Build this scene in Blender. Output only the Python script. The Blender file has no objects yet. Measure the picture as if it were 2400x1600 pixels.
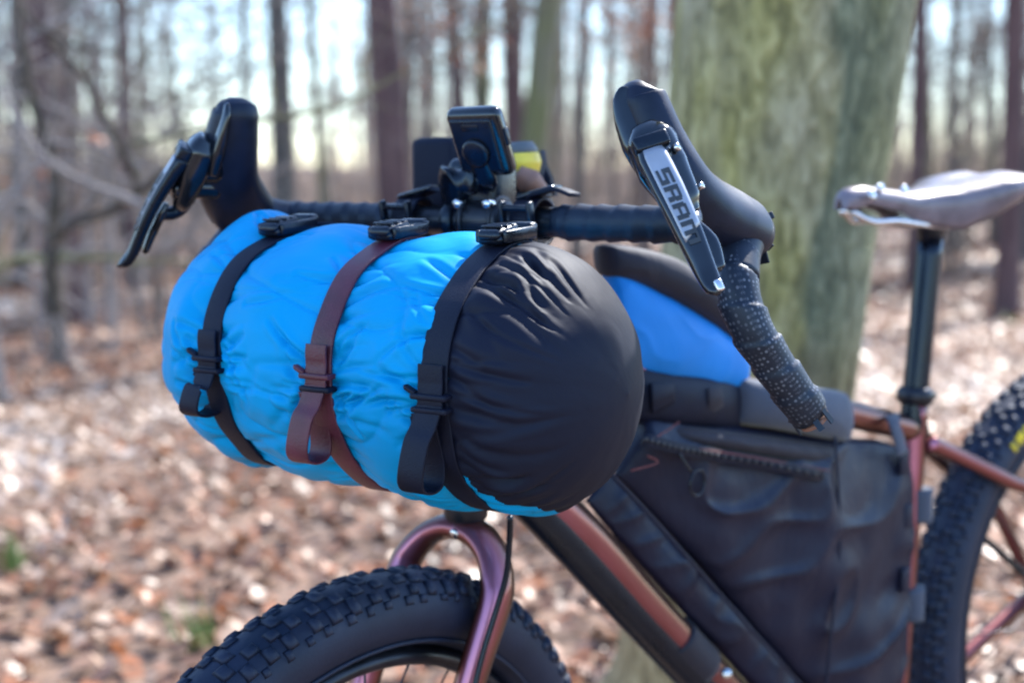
import bpy, bmesh, math, random
import numpy as np
from mathutils import Vector, Matrix, noise as mn
random.seed(7); R = np.random.default_rng(7)
sc = bpy.context.scene

# ------------------------------------------------------------------ camera, light, exposure
FPX, CAMH, HZ = 3333., 1.08, 430.
PIT = math.atan((800 - HZ) / FPX)
cam = bpy.data.cameras.new('camera'); cam.sensor_width = 36; cam.lens = 50
cam.clip_start = .05; cam.clip_end = 600
cam.dof.use_dof = True; cam.dof.focus_distance = 1.075; cam.dof.aperture_fstop = 3.9
cam.dof.aperture_blades = 0
camo = bpy.data.objects.new('camera', cam); sc.collection.objects.link(camo)
camo.location = (0, 0, CAMH); camo.rotation_euler = (math.pi / 2 - PIT, 0, 0); sc.camera = camo

SUN_EL, SUN_AZ = math.radians(46), math.radians(38)      # azimuth measured from +y towards +x
w = bpy.data.worlds.new('World'); sc.world = w; w.use_nodes = True
nt = w.node_tree; bg = nt.nodes['Background']
sky = nt.nodes.new('ShaderNodeTexSky'); sky.sky_type = 'NISHITA'; sky.sun_disc = False
sky.sun_elevation = SUN_EL; sky.sun_rotation = SUN_AZ
sky.air_density = 1.1; sky.dust_density = .35; sky.ozone_density = 3.5; sky.altitude = 500
nt.links.new(sky.outputs[0], bg.inputs[0]); bg.inputs[1].default_value = .15
sl = bpy.data.lights.new('sun', 'SUN'); sl.energy = 3.6; sl.angle = math.radians(2.0); sl.color = (1, .93, .86)
so = bpy.data.objects.new('sun', sl); sc.collection.objects.link(so)
sd = Vector((math.sin(SUN_AZ) * math.cos(SUN_EL), math.cos(SUN_AZ) * math.cos(SUN_EL), math.sin(SUN_EL)))
so.rotation_euler = sd.to_track_quat('Z', 'Y').to_euler()
vs = sc.view_settings; vs.view_transform = 'Standard'; vs.look = 'None'; vs.exposure = 1.7; vs.gamma = 1; vs.use_curve_mapping = False
sc.cycles.use_denoising = True; sc.cycles.filter_width = 2.1
sc.cycles.max_bounces = 6; sc.cycles.diffuse_bounces = 3; sc.cycles.glossy_bounces = 3
sc.cycles.transmission_bounces = 2; sc.cycles.transparent_max_bounces = 4
sc.cycles.sample_clamp_indirect = 6

# ------------------------------------------------------------------ where things stand
KV = 2400 / 2352
def ray(vx, vy):
    a = (vx * KV - 1200) / FPX; b = (800 - vy * KV) / FPX
    return Vector((a, math.cos(PIT) + b * math.sin(PIT), -math.sin(PIT) + b * math.cos(PIT)))
def P(vx, vy, Y):
    d = ray(vx, vy); return Vector((0, 0, CAMH)) + d * (Y / d.y)
U = Vector((.84, -.5426, 0)).normalized()      # along the handlebar
FW = Vector((-.5426, -.84, 0)).normalized()    # forward of the handlebar
Z = Vector((0, 0, 1))
B0 = P(1118, 508, 1.30)                        # middle of the handlebar
S = B0 - FW * .08                              # top of the steerer
G = Vector((math.cos(math.radians(37.5)), math.sin(math.radians(37.5)), 0))   # front to rear of frame
N = Vector((G.y, -G.x, 0))                     # left side of the bicycle
def Fp(vx, vy, off=0.):
    d = ray(vx, vy); c = Vector((0, 0, CAMH)); p0 = S + N * off
    return c + d * ((p0 - c).dot(N) / d.dot(N))
def FT(t, z, off=0.): return Vector((S.x, S.y, 0)) + G * t + N * off + Z * z
def BF(s, o, k, h): return B0 + U * (s * (.265 + o)) + FW * k + Z * h

def sstep(a, b, x):
    t = np.clip((x - a) / (b - a), 0, 1); return t * t * (3 - 2 * t)
def ground_z(x, y):
    x = np.asarray(x, float); y = np.asarray(y, float)
    rise = .12 * np.exp(-(((x - .85) / .75) ** 2 + ((y - 2.1) / .75) ** 2))
    bump = .03 * np.sin(x * .9 + 1.3) * np.cos(y * .7) + .05 * np.sin(x * .23 + y * .31) * sstep(4, 12, y)
    far = .012 * np.maximum(y - 30, 0) + .03 * np.maximum(-x - 12, 0)
    return .03 * np.exp(-((x + .16) ** 2 + (y - 1.22) ** 2) / .3) + rise + bump * sstep(2.5, 5, np.hypot(x, y)) + far

# ------------------------------------------------------------------ materials
def nodes(name):
    m = bpy.data.materials.new(name); m.use_nodes = True
    t = m.node_tree; return m, t, t.nodes['Principled BSDF']
def ramp(t, fac, stops):
    r = t.nodes.new('ShaderNodeValToRGB'); cr = r.color_ramp
    while len(cr.elements) < len(stops): cr.elements.new(.5)
    for e, (p, c) in zip(cr.elements, stops): e.position = p; e.color = (*c, 1)
    t.links.new(fac, r.inputs[0]); return r.outputs[0]
def tex(t, kind, scale, detail=4, vec=None, **kw):
    n = t.nodes.new(kind)
    n.inputs['Scale'].default_value = scale
    if 'Detail' in n.inputs: n.inputs['Detail'].default_value = detail
    for k, v in kw.items(): n.inputs[k].default_value = v
    if vec is not None: t.links.new(vec, n.inputs['Vector'])
    return n
def coord(t, sca=(1, 1, 1), which='Object'):
    c = t.nodes.new('ShaderNodeTexCoord'); mp = t.nodes.new('ShaderNodeMapping')
    mp.inputs['Scale'].default_value = sca; t.links.new(c.outputs[which], mp.inputs[0]); return mp.outputs[0]
def bump(t, b, h, strength, dist):
    n = t.nodes.new('ShaderNodeBump'); n.inputs['Strength'].default_value = strength; n.inputs['Distance'].default_value = dist
    t.links.new(h, n.inputs['Height']); t.links.new(n.outputs[0], b.inputs['Normal']); return n
def simple(name, c, rough=.5, metal=0., var=.25, vscale=30, bmp=0., bscale=200, spec=.5, coat=0., sheen=0.):
    m, t, b = nodes(name); v = coord(t)
    n = tex(t, 'ShaderNodeTexNoise', vscale, 5, v)
    lo = tuple(x * (1 - var) for x in c); hi = tuple(min(1, x * (1 + var)) for x in c)
    t.links.new(ramp(t, n.outputs[0], [(.3, lo), (.7, hi)]), b.inputs['Base Color'])
    rr = t.nodes.new('ShaderNodeMapRange'); rr.inputs[3].default_value = max(.03, rough - .1); rr.inputs[4].default_value = min(1, rough + .1)
    t.links.new(n.outputs[0], rr.inputs[0]); t.links.new(rr.outputs[0], b.inputs['Roughness'])
    b.inputs['Metallic'].default_value = metal; b.inputs['Specular IOR Level'].default_value = spec
    b.inputs['Coat Weight'].default_value = coat; b.inputs['Coat Roughness'].default_value = .15
    b.inputs['Sheen Weight'].default_value = sheen; b.inputs['Sheen Roughness'].default_value = .4
    if max(c) < .03: b.inputs['Specular Tint'].default_value = (.6, .78, 1, 1)
    if bmp: bump(t, b, tex(t, 'ShaderNodeTexNoise', bscale, 4, v).outputs[0], bmp, .002)
    return m

def fabric(name, c, rough, wr=.5, sc1=14., sheen=.2, dist=.006, spec=.5, sca=(1, 1, 1)):
    m, t, b = nodes(name); v = coord(t, sca); v.node.inputs['Rotation'].default_value = (0, 0, .573)
    n = tex(t, 'ShaderNodeTexNoise', 9, 5, v)
    t.links.new(ramp(t, n.outputs[0], [(.25, tuple(x * .82 for x in c)), (.75, tuple(min(1, x * 1.12) for x in c))]), b.inputs['Base Color'])
    b.inputs['Roughness'].default_value = rough; b.inputs['Sheen Weight'].default_value = sheen; b.inputs['Specular Tint'].default_value = (.6, .78, 1, 1)
    b.inputs['Specular IOR Level'].default_value = spec
    d = tex(t, 'ShaderNodeTexNoise', sc1, 3, v, Distortion=1.2)
    d2 = tex(t, 'ShaderNodeTexNoise', sc1 * 3.3, 2, v, Distortion=.8)
    mm = t.nodes.new('ShaderNodeMath'); mm.operation = 'MULTIPLY_ADD'; mm.inputs[1].default_value = .35
    t.links.new(d2.outputs[0], mm.inputs[0]); t.links.new(d.outputs[0], mm.inputs[2])
    g = tex(t, 'ShaderNodeTexNoise', 900, 1, v)
    m3 = t.nodes.new('ShaderNodeMath'); m3.operation = 'MULTIPLY_ADD'; m3.inputs[1].default_value = .03
    t.links.new(g.outputs[0], m3.inputs[0]); t.links.new(mm.outputs[0], m3.inputs[2])
    bump(t, b, m3.outputs[0], wr, dist)
    return m

M = {}
M['blue'] = fabric('blue_ripstop_nylon', (.0, .29, .64), .52, .5, 17, .0, .003, .15, sca=(.45, 1, 1))
M['cap'] = fabric('black_nylon', (.0050, .0058, .0175), .64, .35, 12, .0, .004, .3, sca=(.5, 1, 1))
M['fbag'] = fabric('black_coated_nylon', (.0085, .0090, .0245), .47, .6, 9, .0, .007, .35, sca=(1, 1, .7))
M['tbag'] = fabric('top_bag_blue', (.01, .20, .62), .5, .3, 12, .0, .004, .3)
M['charcoal'] = fabric('charcoal_canvas', (.013, .008, .013), .7, .4, 20, .1, .003)
M['velcro'] = fabric('grey_velcro', (.046, .057, .088), .75, .3, 60, .2, .002)
M['web'] = simple('black_webbing', (.0048, .0056, .0165), .55, spec=.3, bmp=.3, bscale=700)
M['wine'] = simple('wine_webbing', (.075, .014, .032), .45, bmp=.3, bscale=700, var=.35)
M['plastic'] = simple('black_plastic', (.0035, .0052, .0105), .28, bmp=.15, bscale=300)
M['gloss'] = simple('glossy_black_plastic', (.004, .0055, .009), .13, coat=.5, bmp=.03, bscale=150)
M['rubber'] = simple('hood_rubber', (.0062, .0082, .0210), .42, spec=.4, bmp=.12, bscale=900, var=.3, vscale=60)
M['alu'] = simple('scuffed_black_alloy', (.016, .02, .03), .32, metal=.55, var=.4)
M['silver'] = simple('silver_steel', (.62, .64, .68), .22, metal=1., var=.15)
M['decal_silver'] = simple('silver_decal', (.34, .38, .45), .42, metal=.6, var=.12)
M['decal_dark'] = simple('dark_lettering', (.028, .038, .052), .4)
M['leather'] = simple('brown_saddle_leather', (.135, .118, .15), .40, coat=.25, bmp=.25, bscale=180, var=.35)
M['zip'] = simple('coated_zip_tape', (.013, .018, .030), .33)
M['yellow'] = simple('yellow_wrapper', (.85, .66, .08), .4)
M['redmark'] = simple('red_print', (.65, .06, .02), .5)
M['tube_cap'] = simple('grey_tube_cap', (.10, .12, .14), .45)
M['cork'] = simple('brown_cork', (.24, .13, .10), .6)
M['yprint'] = simple('yellow_tyre_print', (.62, .48, .01), .6)
M['post'] = simple('seatpost_black', (.005, .008, .016), .20, metal=.3, var=.3)

def paint():
    m, t, b = nodes('copper_violet_shift_paint'); v = coord(t)
    lw = t.nodes.new('ShaderNodeLayerWeight'); lw.inputs[0].default_value = .42
    n = tex(t, 'ShaderNodeTexNoise', 16, 4, v)
    a = t.nodes.new('ShaderNodeMath'); a.operation = 'MULTIPLY_ADD'; a.inputs[1].default_value = .16
    t.links.new(n.outputs[0], a.inputs[0]); t.links.new(lw.outputs['Facing'], a.inputs[2])
    c = ramp(t, a.outputs[0], [(.10, (.40, .155, .25)), (.30, (.225, .068, .078)), (.54, (.125, .044, .026)), (.9, (.03, .012, .010))])
    t.links.new(c, b.inputs['Base Color']); b.inputs['Metallic'].default_value = .75; b.inputs['Roughness'].default_value = .31
    b.inputs['Coat Weight'].default_value = .4; b.inputs['Coat Roughness'].default_value = .08
    return m
M['paint'] = paint()

def tyre_mat():
    m, t, b = nodes('dusty_tyre_rubber'); v = coord(t)
    n = tex(t, 'ShaderNodeTexNoise', 22, 6, v)
    t.links.new(ramp(t, n.outputs[0], [(.35, (.0055, .0082, .0235)), (.64, (.011, .0145, .035)), (.84, (.030, .031, .036))]), b.inputs['Base Color'])
    b.inputs['Roughness'].default_value = .6; b.inputs['Specular Tint'].default_value = (.6, .78, 1, 1)
    bump(t, b, tex(t, 'ShaderNodeTexNoise', 350, 3, v).outputs[0], .3, .001)
    return m
M['tyre'] = tyre_mat()

def tape_mat(dots):
    m, t, b = nodes('perforated_bar_tape' if dots else 'bar_tape'); v = coord(t)
    n = tex(t, 'ShaderNodeTexNoise', 45, 5, v)
    base = ramp(t, n.outputs[0], [(.35, (.004, .0065, .015)), (.7, (.010, .0145, .028))])
    b.inputs['Roughness'].default_value = .5; b.inputs['Specular Tint'].default_value = (.6, .78, 1, 1)
    if dots:
        uv = t.nodes.new('ShaderNodeUVMap'); uv.uv_map = 'UVMap'
        vo = tex(t, 'ShaderNodeTexVoronoi', 255, 0, uv.outputs[0], Randomness=.35)
        lt = t.nodes.new('ShaderNodeMapRange'); lt.inputs[1].default_value = .22; lt.inputs[2].default_value = .34
        lt.inputs[3].default_value = 1; lt.inputs[4].default_value = 0
        t.links.new(vo.outputs['Distance'], lt.inputs[0])
        wear = t.nodes.new('ShaderNodeMath'); wear.operation = 'MULTIPLY'
        n2 = tex(t, 'ShaderNodeTexNoise', 25, 2, v); mr = t.nodes.new('ShaderNodeMapRange'); mr.inputs[1].default_value = .30; mr.inputs[2].default_value = .55
        t.links.new(n2.outputs[0], mr.inputs[0]); t.links.new(mr.outputs[0], wear.inputs[0]); t.links.new(lt.outputs[0], wear.inputs[1])
        mx = t.nodes.new('ShaderNodeMix'); mx.data_type = 'RGBA'; mx.inputs['B'].default_value = (.10, .115, .15, 1)
        t.links.new(wear.outputs[0], mx.inputs['Factor']); t.links.new(base, mx.inputs['A']); base = mx.outputs['Result']
    t.links.new(base, b.inputs['Base Color'])
    bump(t, b, n.outputs[0], .3, .002)
    return m
M['tape'] = tape_mat(False); M['tape_dots'] = tape_mat(True)

def bark(name, c1, c2, c3, sx=9., moss=None):
    m, t, b = nodes(name); v = coord(t, (1, 1, .16))
    n = tex(t, 'ShaderNodeTexNoise', sx, 7, v, Roughness=.65)
    col = ramp(t, n.outputs[0], [(.30, c1), (.52, c2), (.72, c3)])
    if moss:
        v2 = coord(t, (1, 1, .3)); n2 = tex(t, 'ShaderNodeTexNoise', 5, 6, v2)
        mr = t.nodes.new('ShaderNodeMapRange'); mr.inputs[1].default_value = .42; mr.inputs[2].default_value = .58
        t.links.new(n2.outputs[0], mr.inputs[0])
        mx = t.nodes.new('ShaderNodeMix'); mx.data_type = 'RGBA'; mx.inputs['B'].default_value = (*moss, 1)
        t.links.new(mr.outputs[0], mx.inputs['Factor']); t.links.new(col, mx.inputs['A']); col = mx.outputs['Result']
    t.links.new(col, b.inputs['Base Color']); b.inputs['Roughness'].default_value = .85
    bump(t, b, n.outputs[0], .8, .02)
    return m
M['pine'] = bark('reddish_pine_bark', (.052, .028, .032), (.098, .056, .060), (.155, .098, .095))
M['grey'] = bark('grey_bark', (.05, .047, .045), (.09, .086, .083), (.15, .143, .137), 14)
M['greenish'] = bark('lichen_bark', (.085, .08, .06), (.15, .14, .105), (.22, .21, .16), 12, (.13, .135, .06))
M['twig'] = simple('twig_bark', (.235, .21, .205), .8, var=.4, vscale=3)
M['brush'] = simple('dry_brush', (.34, .26, .205), .85, var=.4, vscale=3)
M['twig_dark'] = simple('dark_twig_bark', (.15, .12, .105), .8, var=.4, vscale=5)
M['twig_darkest'] = simple('darkest_twig_bark', (.042, .035, .028), .85, var=.4, vscale=5)  # darkest of the twig browns, so these branches stand out from the woods
M['twig_moss'] = simple('mossy_twig_bark', (.15, .15, .085), .85, var=.45, vscale=6)
M['oleaf'] = simple('rust_leaf', (.50, .17, .07), .5, var=.35, vscale=40)

def big_bark():
    m, t, b = nodes('mossy_beech_bark'); v = coord(t, (1, 1, .40))
    fine = tex(t, 'ShaderNodeTexNoise', 48, 6, v, Roughness=.62, Distortion=.6)
    greycol = ramp(t, fine.outputs[0], [(.34, (.15, .145, .085)), (.5, (.27, .26, .165)), (.66, (.42, .41, .30))])
    mosscol = ramp(t, fine.outputs[0], [(.34, (.12, .118, .038)), (.5, (.255, .245, .085)), (.66, (.42, .40, .17))])
    v2 = coord(t, (1, 1, .33)); n2 = tex(t, 'ShaderNodeTexNoise', 8, 6, v2)
    mr = t.nodes.new('ShaderNodeMapRange'); mr.inputs[1].default_value = .38; mr.inputs[2].default_value = .62
    t.links.new(n2.outputs[0], mr.inputs[0])
    mx = t.nodes.new('ShaderNodeMix'); mx.data_type = 'RGBA'
    t.links.new(mr.outputs[0], mx.inputs['Factor']); t.links.new(greycol, mx.inputs['A']); t.links.new(mosscol, mx.inputs['B'])
    # darker green-grey side of the trunk, to the right of a wavy line
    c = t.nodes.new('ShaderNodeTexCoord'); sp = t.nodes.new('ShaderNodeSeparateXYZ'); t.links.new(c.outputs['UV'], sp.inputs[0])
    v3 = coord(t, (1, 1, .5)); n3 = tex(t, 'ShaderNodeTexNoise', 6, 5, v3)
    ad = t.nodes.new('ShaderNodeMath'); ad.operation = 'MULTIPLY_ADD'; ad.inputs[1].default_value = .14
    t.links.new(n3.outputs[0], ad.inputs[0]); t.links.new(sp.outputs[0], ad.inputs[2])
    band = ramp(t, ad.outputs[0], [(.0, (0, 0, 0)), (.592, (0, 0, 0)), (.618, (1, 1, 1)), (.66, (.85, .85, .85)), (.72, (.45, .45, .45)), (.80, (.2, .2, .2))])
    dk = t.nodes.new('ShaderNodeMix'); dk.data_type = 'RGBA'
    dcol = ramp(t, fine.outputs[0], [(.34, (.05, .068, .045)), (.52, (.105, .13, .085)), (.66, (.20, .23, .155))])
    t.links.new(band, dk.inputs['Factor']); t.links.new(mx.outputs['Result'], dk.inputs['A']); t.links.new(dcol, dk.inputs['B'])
    sz = t.nodes.new('ShaderNodeSeparateXYZ'); t.links.new(c.outputs['Object'], sz.inputs[0])
    az = t.nodes.new('ShaderNodeMath'); az.operation = 'MULTIPLY_ADD'; az.inputs[1].default_value = .5; t.links.new(n3.outputs[0], az.inputs[0]); t.links.new(sz.outputs[2], az.inputs[2])
    mz = t.nodes.new('ShaderNodeMapRange'); mz.inputs[1].default_value = .75; mz.inputs[2].default_value = 1.15; t.links.new(az.outputs[0], mz.inputs[0])
    tan = ramp(t, fine.outputs[0], [(.34, (.17, .12, .055)), (.5, (.31, .225, .11)), (.64, (.46, .35, .19))])
    bz = t.nodes.new('ShaderNodeMix'); bz.data_type = 'RGBA'; t.links.new(mz.outputs[0], bz.inputs['Factor']); t.links.new(tan, bz.inputs['A']); t.links.new(dk.outputs['Result'], bz.inputs['B'])
    t.links.new(bz.outputs['Result'], b.inputs['Base Color']); b.inputs['Roughness'].default_value = .8
    bump(t, b, fine.outputs[0], .9, .012)
    return m
M['beech'] = big_bark()

def ground_mat():
    m, t, b = nodes('forest_soil'); v = coord(t)
    n = tex(t, 'ShaderNodeTexNoise', 1.3, 8, v); n2 = tex(t, 'ShaderNodeTexNoise', 14, 5, v)
    a = t.nodes.new('ShaderNodeMath'); a.operation = 'MULTIPLY_ADD'; a.inputs[1].default_value = .6
    t.links.new(n2.outputs[0], a.inputs[0]); t.links.new(n.outputs[0], a.inputs[2])
    t.links.new(ramp(t, a.outputs[0], [(.55, (.06, .04, .030)), (.8, (.17, .11, .078)), (1., (.34, .235, .17))]), b.inputs['Base Color'])
    b.inputs['Roughness'].default_value = .9
    bump(t, b, n2.outputs[0], .6, .03)
    return m
M['ground'] = ground_mat()

def leaf_mat():
    m, t, b = nodes('dead_leaves')
    at = t.nodes.new('ShaderNodeAttribute'); at.attribute_name = 'tint'
    cr = ramp(t, at.outputs['Fac'], [(.0, (.085, .048, .034)), (.22, (.20, .105, .065)), (.34, (.36, .135, .055)), (.5, (.31, .20, .135)), (.7, (.52, .375, .28)), (1., (.80, .68, .57))])
    t.links.new(cr, b.inputs['Base Color']); b.inputs['Roughness'].default_value = .40; b.inputs['Specular IOR Level'].default_value = .45
    tr = t.nodes.new('ShaderNodeBsdfTranslucent'); mix = t.nodes.new('ShaderNodeMixShader'); mix.inputs[0].default_value = .22
    t.links.new(cr, tr.inputs[0]); out = t.nodes['Material Output']
    t.links.new(b.outputs[0], mix.inputs[1]); t.links.new(tr.outputs[0], mix.inputs[2]); t.links.new(mix.outputs[0], out.inputs[0])
    return m
M['leaf'] = leaf_mat()

# ------------------------------------------------------------------ mesh helpers
def link(o, parent=None):
    sc.collection.objects.link(o)
    if parent is not None: o.parent = parent
    return o
def mesh(name, vs, fs, mat, parent=None, smooth=True, fix=True, uv=None):
    me = bpy.data.meshes.new(name); me.from_pydata([tuple(v) for v in vs], [], fs); me.materials.append(mat)
    if fix:
        bm = bmesh.new(); bm.from_mesh(me); bmesh.ops.recalc_face_normals(bm, faces=bm.faces); bm.to_mesh(me); bm.free()
    if smooth: me.polygons.foreach_set('use_smooth', [True] * len(me.polygons))
    if uv is not None:
        l = me.uv_layers.new(name='UVMap'); idx = np.zeros(len(me.loops), int); me.loops.foreach_get('vertex_index', idx)
        l.data.foreach_set('uv', np.asarray(uv, float)[idx].ravel())
    me.update()
    return link(bpy.data.objects.new(name, me), parent)
def thing(name, label, cat, loc=(0, 0, 0), group=None):
    o = bpy.data.objects.new(name, None); o.empty_display_size = .05; o['label'] = label; o['category'] = cat
    if group: o['group'] = group
    link(o); return o
def tagm(o, label, cat, group=None):
    o['label'] = label; o['category'] = cat
    if group: o['group'] = group
    return o
def crom(pts, n):
    """smooth curve through points (tuples of any length)"""
    a = np.array([list(p) for p in pts], float); a = np.vstack([2 * a[0] - a[1], a, 2 * a[-1] - a[-2]]); out = []
    for i in range(1, len(a) - 2):
        p0, p1, p2, p3 = a[i - 1:i + 3]
        for j in range(n):
            t = j / n
            out.append(.5 * ((2 * p1) + (-p0 + p2) * t + (2 * p0 - 5 * p1 + 4 * p2 - p3) * t * t + (-p0 + 3 * p1 - 3 * p2 + p3) * t ** 3))
    out.append(a[-2]); return np.array(out)
def frames(path, ref=None):
    path = np.asarray(path, float); T = np.gradient(path, axis=0); T /= np.linalg.norm(T, axis=1)[:, None] + 1e-12
    X = np.zeros_like(T); Y = np.zeros_like(T)
    if ref is not None:
        r = np.asarray(ref, float)
        for i in range(len(T)):
            ri = r if r.ndim == 1 else r[i]
            x = ri - T[i] * np.dot(ri, T[i]); X[i] = x / (np.linalg.norm(x) + 1e-12)
    else:
        a = np.array([0, 0, 1.]) if abs(T[0][2]) < .9 else np.array([1., 0, 0])
        x = a - T[0] * np.dot(a, T[0])
        for i in range(len(T)):
            x = x - T[i] * np.dot(x, T[i]); x = x / np.linalg.norm(x); X[i] = x
    Y = np.cross(T, X); return T, X, Y
def sweep(path, rx, ry=None, seg=16, ref=None, caps=True, sq=1., prof=None):
    """verts, faces, uv of a tube; rx along ref, ry across; sq<1 makes the section squarer"""
    path = np.asarray(path, float); n = len(path); rx = np.broadcast_to(rx, n); ry = rx if ry is None else np.broadcast_to(ry, n)
    T, X, Y = frames(path, ref); th = np.arange(seg) * 2 * math.pi / seg
    c, s = np.cos(th), np.sin(th); c2 = np.sign(c) * np.abs(c) ** sq; s2 = np.sign(s) * np.abs(s) ** sq
    vs = []; uv = []; L = np.concatenate([[0], np.cumsum(np.linalg.norm(np.diff(path, axis=0), axis=1))])
    for i in range(n):
        vs.append(path[i] + X[i] * (rx[i] * c2)[:, None] + Y[i] * (ry[i] * s2)[:, None])
        uv.append(np.stack([np.full(seg, L[i]), th * .017], 1))
    vs = np.vstack(vs); uv = np.vstack(uv); fs = []
    for i in range(n - 1):
        for j in range(seg):
            k = (j + 1) % seg; fs.append((i * seg + j, i * seg + k, (i + 1) * seg + k, (i + 1) * seg + j))
    if caps: fs.append(tuple(range(seg))[::-1]); fs.append(tuple((n - 1) * seg + j for j in range(seg)))
    return vs, fs, uv
def tube(name, pts, r, mat, parent=None, n=6, seg=14, ref=None, ry=None, sq=1., smoothcurve=True, uv=False):
    p = crom(pts, n) if smoothcurve and len(pts) > 2 else np.array([list(q) for q in pts], float)
    if not np.isscalar(r):
        r = np.interp(np.linspace(0, 1, len(p)), np.linspace(0, 1, len(r)), r)
    if ry is not None and not np.isscalar(ry):
        ry = np.interp(np.linspace(0, 1, len(p)), np.linspace(0, 1, len(ry)), ry)
    vs, fs, u_ = sweep(p, r, ry, seg, ref, True, sq)
    return mesh(name, vs, fs, mat, parent, uv=u_ if uv else None)
def merge(parts):
    vs, fs = [], []; o = 0
    for v, f in parts:
        vs.extend([tuple(x) for x in v]); fs.extend([tuple(i + o for i in q) for q in f]); o += len(v)
    return vs, fs
def boxvf(c, ax, dims, bev=.0, seg=2):
    c = Vector(c); bm = bmesh.new(); bmesh.ops.create_cube(bm, size=1)
    for v in bm.verts: v.co = Vector((v.co.x * dims[0], v.co.y * dims[1], v.co.z * dims[2]))
    if bev: bmesh.ops.bevel(bm, geom=bm.edges[:] + bm.verts[:], offset=bev, segments=seg, affect='EDGES', profile=.5)
    bm.verts.ensure_lookup_table(); A = [Vector(a).normalized() for a in ax]
    vs = [c + A[0] * v.co.x + A[1] * v.co.y + A[2] * v.co.z for v in bm.verts]
    fs = [tuple(v.index for v in f.verts) for f in bm.faces]; bm.free(); return vs, fs
def box(name, c, ax, dims, mat, parent=None, bev=.002, seg=2, smooth=True):
    vs, fs = boxvf(c, ax, dims, bev, seg); return mesh(name, vs, fs, mat, parent, smooth)
def cyl(name, a, b, r, mat, parent=None, seg=20):
    a, b = Vector(a), Vector(b); L = (b - a); e = min(r * .25, L.length * .25) / L.length
    pts = [a, a + L * e, b - L * e, b]
    vs, fs, _ = sweep(pts, [r * .8, r, r, r * .8], None, seg); return mesh(name, vs, fs, mat, parent)
def ribbon(name, path, wdir, w, th, mat, parent=None, n=5, curve=True):
    p = crom(path, n) if curve else np.array([list(q) for q in path]); T, X, Y = frames(p, wdir)
    vs = []; fs = []
    for i in range(len(p)):
        for a, b in ((-1, -1), (-.92, -1.2), (.92, -1.2), (1, -1), (1, 1), (.92, 1.2), (-.92, 1.2), (-1, 1)):
            vs.append(p[i] + X[i] * a * w / 2 + Y[i] * b * th / 2)
    for i in range(len(p) - 1):
        for j in range(8):
            k = (j + 1) % 8; fs.append((i * 8 + j, i * 8 + k, i * 8 + 8 + k, i * 8 + 8 + j))
    fs.append(tuple(range(8))); fs.append(tuple((len(p) - 1) * 8 + j for j in range(8)))
    o = mesh(name, vs, fs, mat, parent, smooth=True)
    return o
def torus(name, c, n, Rr, r, mat, parent=None, seg=96, rs=16, ry=None):
    c = Vector(c); n = Vector(n).normalized(); a = n.orthogonal().normalized(); b = n.cross(a)
    vs, fs = [], []
    for i in range(seg):
        t = 2 * math.pi * i / seg; d = a * math.cos(t) + b * math.sin(t)
        for j in range(rs):
            p = 2 * math.pi * j / rs; vs.append(c + d * (Rr + r * math.cos(p)) + n * ((ry or r) * math.sin(p)))
    for i in range(seg):
        for j in range(rs):
            i2 = (i + 1) % seg; j2 = (j + 1) % rs; fs.append((i * rs + j, i2 * rs + j, i2 * rs + j2, i * rs + j2))
    return mesh(name, vs, fs, mat, parent)
def fast_mesh(name, V, Fq, mat, parent=None, tint=None, smooth=False):
    """V (n,3) float array, Fq (m,k) int array"""
    me = bpy.data.meshes.new(name); k = Fq.shape[1]
    me.vertices.add(len(V)); me.vertices.foreach_set('co', np.asarray(V, np.float32).ravel())
    me.loops.add(Fq.size); me.loops.foreach_set('vertex_index', Fq.astype(np.int32).ravel())
    me.polygons.add(len(Fq)); me.polygons.foreach_set('loop_start', np.arange(len(Fq), dtype=np.int32) * k)
    me.polygons.foreach_set('loop_total', np.full(len(Fq), k, np.int32))
    if smooth: me.polygons.foreach_set('use_smooth', np.ones(len(Fq), bool))
    me.update(calc_edges=True); me.materials.append(mat)
    if tint is not None:
        a = me.attributes.new('tint', 'FLOAT', 'FACE'); a.data.foreach_set('value', tint.astype(np.float32))
    return link(bpy.data.objects.new(name, me), parent)

# ------------------------------------------------------------------ ground and leaf litter
def build_ground():
    ys = np.concatenate([np.linspace(-12, 0, 10), np.linspace(.4, 12, 60), np.linspace(12.6, 60, 60), np.linspace(64, 420, 30)])
    xs = np.concatenate([-np.linspace(260, 20, 22), np.linspace(-18, 18, 120), np.linspace(20, 260, 22)])
    X, Y = np.meshgrid(xs, ys); Zz = ground_z(X, Y)
    V = np.stack([X, Y, Zz], -1).reshape(-1, 3); nx = len(xs)
    i, j = np.meshgrid(np.arange(len(ys) - 1), np.arange(nx - 1), indexing='ij'); a = (i * nx + j).ravel()
    o = fast_mesh('ground', V, np.stack([a, a + 1, a + nx + 1, a + nx], 1), M['ground'], smooth=True)
    o['kind'] = 'structure'
build_ground()

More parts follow.
